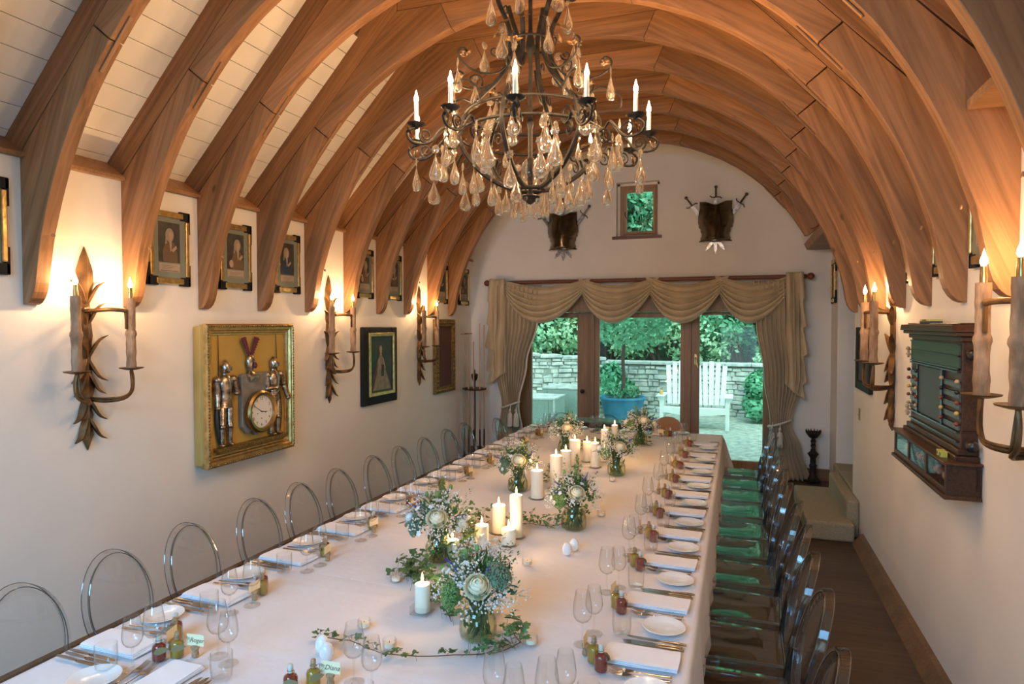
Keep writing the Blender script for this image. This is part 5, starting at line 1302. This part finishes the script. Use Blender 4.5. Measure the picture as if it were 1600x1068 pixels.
tR, mxr, atR = drape('gold_curtain', 'gold silk curtain tied back at the right of the garden doors', [(2.5, .16, .74), (2.0, .20, .74), (1.3, .30, .75), (.72, .38, .62), (.4, .36, .74), (0, .34, .86)], .72, 10)
for (tt, xx, zz, sg) in ((tL, -3.0, .80, 1), (tR, .45, .72, 1)):
    for k in (0, 1):
        q = MB(); x = xx+(k-.5)*.09; y = -.12
        q.tube([(x+.01, y, zz+.02), (x, y-.01, zz-.05)], .006, 6)
        q.lathe([(.004, 0), (.016, -.012), (.018, -.03), (.010, -.045), (.012, -.055), (.026, -.07), (.034, -.10), (.040, -.24), (.036, -.25), (0, -.25)], 16, (x, y-.01, zz-.04), lobes=16, lobe=.04)
        q.build('tassel', 'lining', tt, angle=50)
b = MB(); b.grid(lambda u, v: (-2.665-(.30*(v**1.4)) if v < .72 else -2.665-.30*(.72**1.4)+.06*(v-.72), -.045, 2.0-1.72*v) if 0 else (atL(2.0-1.9*v)[1]-.01+.035*u, -.03-.02*u, 2.0-1.9*v), 3, 40); b.build('pale_lining_edge', 'lining', tL, angle=80, solid=.003)

# ================================================================ CUE RACK, CANDLESTICK
t = thing('cue_stand', 'round black cue stand in the far left corner', 'cue stand', (-3.56, 8.60, 0))
MB().lathe([(0, 0), (.17, 0), (.18, .02), (.16, .045), (.05, .06), (0, .06)], 24).build('foot', 'black', t)
MB().cyl((0, 0, .05), (0, 0, 1.16), .016, .014, 12).build('post', 'black', t)
b = MB(); b.lathe([(0, 1.02), (.165, 1.02), (.17, 1.03), (.165, 1.045), (0, 1.045)], 28, lobes=9, lobe=.05); b.build('cue_ring', 'dark_wood', t)
MB().lathe([(0, 1.15), (.03, 1.15), (.045, 1.19), (.05, 1.24), (.03, 1.25), (.01, 1.26), (.012, 1.30), (0, 1.31)], 16).build('urn_finial', 'black', t)
for i, (a, L, nm, rest) in enumerate(((3.5, 1.76, 'with a cross rest head, leftmost in the stand', 1), (4.5, 1.77, 'with a cross rest head, at the middle of the stand', 1), (5.0, 1.66, 'plain, front of the stand', 0), (5.6, 1.92, 'longest and thick, right of the stand middle', 0), (6.2, 1.90, 'slim, beside the curtain edge', 0))):
    x, y = -3.56+.15*cos(a), 8.60+.15*sin(a)
    c = thing('snooker_cue', 'snooker cue '+nm, 'cue', (x, y, .048), 0, 'cues in the corner stand')
    MB().cyl((0, 0, .0), (0, 0, .42), .014, .012).build('butt', 'dark_wood', c); MB().cyl((0, 0, .42), (0, 0, L), .012, .0075).build('shaft', 'cue', c)
    if rest: MB().box((0, 0, L+.006), (.11, .012, .012)).build('rest_head', 'brass', c, smooth=False)
t = thing('floor_candlestick', 'tall twisted dark candlestick on the floor right of the curtain', 'candlestick', (.885, 8.78, .012))
MB().lathe([(0, 0), (.085, 0), (.09, .015), (.07, .03), (.05, .05), (.038, .09), (.036, .16), (.045, .20), (.034, .22), (.034, .29), (.05, .32), (.066, .345), (.05, .36), (.032, .38), (.028, .40)], 18).build('base', 'iron', t)
b = MB(); n = 40; 
for i in range(n): 
    for k in range(8):
        a = 2*pi*k/8+i*.22; r = .028*(1+.18*cos(2*(2*pi*k/8))); b.v.append(Vector((r*cos(a), r*sin(a), .39+.15*i/(n-1))))
for i in range(n-1):
    for k in range(8): b.f.append([i*8+k, i*8+(k+1) % 8, (i+1)*8+(k+1) % 8, (i+1)*8+k]); b.m.append(0)
b.build('twisted_stem', 'iron', t, angle=70)
b = MB(); b.lathe([(.026, .535), (.05, .55), (.075, .585), (.085, .60), (.085, .615), (.06, .60), (0, .60)], 20)
for k in range(14): a = 2*pi*k/14; b.cyl((.080*cos(a), .080*sin(a), .61), (.088*cos(a), .088*sin(a), .645), .010, .003, 6)
b.build('crown_pan', 'iron', t)
t = thing('side_table', 'low frosted green topped table behind the far chairs', 'side table', (-1.50, 8.42, 0))
MB().bb(-.62, .58, -.16, .16, .675, .70).build('table_top', 'aqua', t, smooth=False, bevel=.004)
MB().bb(-.60, .56, -.14, .14, .60, .675).build('apron', 'dark_wood', t, smooth=False)
for sx in (-.57, .53):
    for sy in (-.12, .12): MB().box((sx, sy, .30), (.04, .04, .60)).build('leg', 'dark_wood', t, smooth=False)

# ================================================================ GARDEN
struct(MB().bb(-14, 12, 9.26, 30, -.12, -.03).build('ground', 'cobble', smooth=False))
def stone_wall(name, label, p0, p1, h0, h1, th=.35, seed=1):
    random.seed(seed); p0 = Vector(p0); p1 = Vector(p1); L = (p1-p0).length; d = (p1-p0)/L; n = Vector((-d.y, d.x, 0)); b = MB()
    ang = math.atan2(d.y, d.x); z = -.04; 
    while z < max(h0, h1)-.06:
        rh = rnd(.055, .12); x = -rnd(0, .1)
        while x < L:
            w_ = rnd(.09, .34); top = h0+(h1-h0)*min(1, max(0, x/L))
            if z+rh <= top: b.box(p0+d*(x+w_/2)+n*rnd(-.02, .02)+Vector((0, 0, z+rh/2)), (w_-.012, th+rnd(-.05, .05), rh*rnd(.82, 1.0)-.006), (rnd(-.08, .08), rnd(-.06, .06), ang+rnd(-.07, .07)), rnd(.9, 1.0))
            x += w_
        z += rh
    t = thing(name, label, 'stone wall'); b.build('stones', 'stone', t, smooth=False, bevel=.012)
    c = MB(); k = int(L/.5)
    for i in range(k): q = (i+.5)/k; c.box(p0+d*L*q+Vector((0, 0, h0+(h1-h0)*q-.02)), (L/k-.01, th+.08, .07), (0, 0, ang+rnd(-.02, .02)))
    c.build('coping', 'stone', t, smooth=False, bevel=.015)
    m = MB(); m.box((p0+p1)/2+Vector((0, 0, (h0+h1)/4-.05)), (L, th-.08, (h0+h1)/2-.05), (0, 0, ang)); m.build('mortar_core', 'moss', t, smooth=False)
stone_wall('garden_wall', 'dry stone garden wall behind the pale blocks, left door pane', (-5.6, 13.2, 0), (-2.95, 14.9, 0), 1.38, 1.16, seed=4)
stone_wall('garden_wall', 'dry stone garden wall running behind the white bench', (-2.9, 15.0, 0), (4.5, 14.6, 0), 1.10, 1.10, seed=5)
struct(MB().prism([(-14, -.1), (14, -.1), (14, .9), (-14, .9)], 15.3, 17.2, None).build('ground_bank', 'grass', smooth=False))
b = MB(); b.grid(lambda u, v: (-14+28*u, 17+9*v, .8+8.5*v+.5*noise.noise(Vector((u*9, v*4, 0)))), 40, 12); struct(b.build('ground_hillside', 'grass', angle=80))
def bush(name, label, c, r, n, m_, seed, sc=(1, 1, 1), trunk=False, leafs=.11):
    n = int(n*1.9)
    random.seed(seed); t = thing(name, label, 'bush' if not trunk else 'tree', (c[0], c[1], 0), 0, 'garden shrubs'); b = MB(); lb = []
    for k in range(int(9)):
        lb.append((Vector((rnd(-.55, .55)*r*sc[0], rnd(-.4, .4)*r*sc[1], c[2]+rnd(-.5, .5)*r*sc[2])), r*rnd(.35, .62)))
    for k in range(n):
        o, rr = random.choice(lb); d = Vector((rnd(-1, 1), rnd(-1, 1), rnd(-1, 1)))
        while d.length > 1 or d.length < .1: d = Vector((rnd(-1, 1), rnd(-1, 1), rnd(-1, 1)))
        d = d.normalized()*rr*rnd(.72, 1.05); p = o+Vector((d.x, d.y, d.z*.9))
        if p.z < .02: continue
        u = Vector((rnd(-1, 1), rnd(-1, 1), rnd(-.6, 1))).normalized(); v = u.cross(d.normalized()+Vector((.01, .3, 0))).normalized(); L = rnd(.6, 1.2)*leafs
        b.add([p-u*L*.5, p+v*L*.28, p+u*L*.5, p-v*L*.28], [(0, 1, 2, 3)])
    o = b.build('foliage', m_, t, smooth=False); o['kind'] = 'stuff'
    br = MB()
    for o_, rr in lb: br.tube([(0, 0, 0), (o_.x*.4, o_.y*.4, o_.z*.55), tuple(o_)], [.05, .035, .015], 6)
    br.build('branches', 'bark', t)
for i, (x, y, z, r, n, m_, sc, lb) in enumerate(((-6.8, 15.6, 2.5, 1.9, 5200, 'foliage', (1.2, .6, 1), 'dark green bushes at the far left beyond the stone wall'), (-4.6, 16.2, 2.4, 1.7, 5200, 'foliage_light', (1, .6, 1), 'light green bush above the left stone wall'),
     (-3.1, 16.4, 2.9, 1.7, 5200, 'foliage', (1, .6, 1), 'dark green bush behind the planter tree'), (-1.6, 16.2, 2.3, 1.6, 5600, 'foliage_light', (1.1, .6, 1), 'light green bush above the white bench'),
     (.1, 16.3, 2.6, 1.7, 5200, 'foliage', (1, .6, 1), 'green bush behind the right of the white bench'), (1.4, 15.9, 1.3, 1.3, 5200, 'foliage_light', (1, .5, 1), 'shrub spilling over the right end of the garden wall'), (2.6, 16.5, 2.8, 1.9, 4200, 'foliage', (1.2, .6, 1), 'bushes at the far right beyond the garden wall'),
     (-2.62, 14.25, .60, .50, 2200, 'foliage', (1, .5, 1.1), 'shrub in front of the garden wall left of the blue tub'),
     (.62, 14.0, .55, .62, 2600, 'foliage', (1, .5, 1.1), 'shrub in front of the wall right of the white bench'),
     (-4.5, 18.6, 5.0, 2.6, 5200, 'foliage', (1.3, .6, 1), 'tall tree at the back left of the garden'), (-1.8, 18.9, 5.4, 2.7, 6500, 'foliage_light', (1.3, .6, 1.1), 'tall tree seen through the small gable window'), (1.4, 18.7, 5.2, 2.6, 5200, 'foliage', (1.3, .6, 1), 'tall tree at the back right of the garden'))):
    bush('garden_bush', lb, (x, y, z), r, n, m_, 40+i, sc, leafs=.15 if y < 17 else .22)
# blue tub with small tree
t = thing('planter_tree', 'small tree in a round blue tub outside the middle pane', 'potted tree', (-2.20, 13.1, -.03))
MB().lathe([(0, 0), (.30, 0), (.34, .03), (.44, .46), (.47, .49), (.47, .53), (.43, .53), (.41, .48), (0, .47)], 36).build('tub', 'tub', t)
MB().lathe([(0, .48), (.41, .48), (0, .50)], 20).build('soil', 'soil', t)
MB().tube([(0, 0, .47), (.02, 0, .9), (0, .01, 1.3), (.03, 0, 1.7), (0, 0, 2.1)], [.045, .038, .036, .034, .02], 9).build('trunk', 'bark', t)
random.seed(77); b = MB()
for k in range(5200):
    d = Vector((rnd(-1, 1), rnd(-1, 1), rnd(-1, 1)))
    if d.length > 1: continue
    p = Vector((d.x*.95, d.y*.8, 2.25+d.z*.8))+Vector((.15, 0, 0)); u = Vector((rnd(-1, 1), rnd(-1, 1), rnd(-1, .4))).normalized(); v = u.cross(Vector((.3, 1, .2))).normalized(); b.add([p-u*.05, p+v*.028, p+u*.05, p-v*.028], [(0, 1, 2, 3)])
for k in range(260):
    p = Vector((rnd(-.3, .3), rnd(-.3, .3), .52+abs(rnd(0, .16)))); u = Vector((rnd(-1, 1), rnd(-1, 1), rnd(-.2, 1))).normalized(); v = u.cross(Vector((.3, 1, .2))).normalized(); b.add([p-u*.05, p+v*.02, p+u*.05, p-v*.02], [(0, 1, 2, 3)])
b.build('foliage', 'foliage', t, smooth=False)['kind'] = 'stuff'
# white double bench with fanned back
t = thing('white_garden_bench', 'white double garden seat with fanned slat backs', 'garden bench', (-.78, 12.95, -.03))
for half in (-.29, .29):
    for k in range(5):
        x = half+(k-2)*.102; L = .86-.035*abs(k-2)**1.3-(.0); b = MB()
        b.box((x+(k-2)*.012, .30, .40+L/2), (.088, .022, L), (-.20, (k-2)*.028, 0)); b.build('back_slat', 'white_paint', t, smooth=False, bevel=.004)
for k in range(5): MB().bb(-.56, .56, -.26+k*.098, -.175+k*.098, .385-.012*k, .405-.012*k).build('seat_slat', 'white_paint', t, smooth=False, bevel=.003)
b = MB(); b.prism([(-.57, .40), (.57, .40), (.57, .30), (.30, .27), (0, .25), (-.30, .27), (-.57, .30)][::-1], -.285, -.26); b.build('front_apron', 'white_paint', t, smooth=False)
for sg in (-1, 1):
    b = MB(); b.bb(sg*.60-.035, sg*.60+.035, -.27, -.235, 0, .60); b.build('leg', 'white_paint', t, smooth=False)
    b = MB(); b.bb(sg*.60-.02, sg*.60+.02, .28, .34, 0, .62); b.build('leg', 'white_paint', t, smooth=False)
    b = MB(); b.bb(sg*.62-.075, sg*.62+.075, -.33, .36, .60, .625); b.prism([(sg*.57, .60), (sg*.69, .60), (sg*.64, .48), (sg*.60, .46)] if sg > 0 else [(sg*.57, .60), (sg*.60, .46), (sg*.64, .48), (sg*.69, .60)], -.25, -.22); b.build('armrest', 'white_paint', t, smooth=False, bevel=.008)
t = thing('amber_lantern', 'tiny amber lantern standing on the left bench armrest', 'lantern', (-1.40, 12.80, .596)); MB().lathe([(0, 0), (.035, 0), (.035, .07), (.02, .09), (0, .10)], 10).build('jar', 'yellow_bead', t); MB().sph((0, 0, .115), .018).build('cap', 'brass', t)
def patio_seat(x, y, s, label):
    t = thing('patio_armchair', label, 'patio chair', (x, y, -.03), pi, 'pale box chairs outside')
    for sg in (-1, 1): MB().bb(sg*.36-.05, sg*.36+.05, -.4, .4, 0, s).build('arm', 'rattan', t, smooth=False, bevel=.01)
    MB().bb(-.31, .31, .28, .4, 0, s).build('backrest', 'rattan', t, smooth=False, bevel=.01)
    MB().bb(-.31, .31, -.4, .28, .0, .40).build('seat_base', 'rattan', t, smooth=False, bevel=.01)
    b = MB(); b.bb(-.42, .42, -.41, .41, s, s+.035); b.bb(-.43, -.40, .38, .42, 0, s+.03); b.build('pale_rim', 'stone', t, smooth=False, bevel=.008)
patio_seat(-3.56, 11.75, .60, 'nearer pale box armchair outside the left pane')
patio_seat(-3.26, 12.75, .70, 'farther pale box armchair outside the left pane')
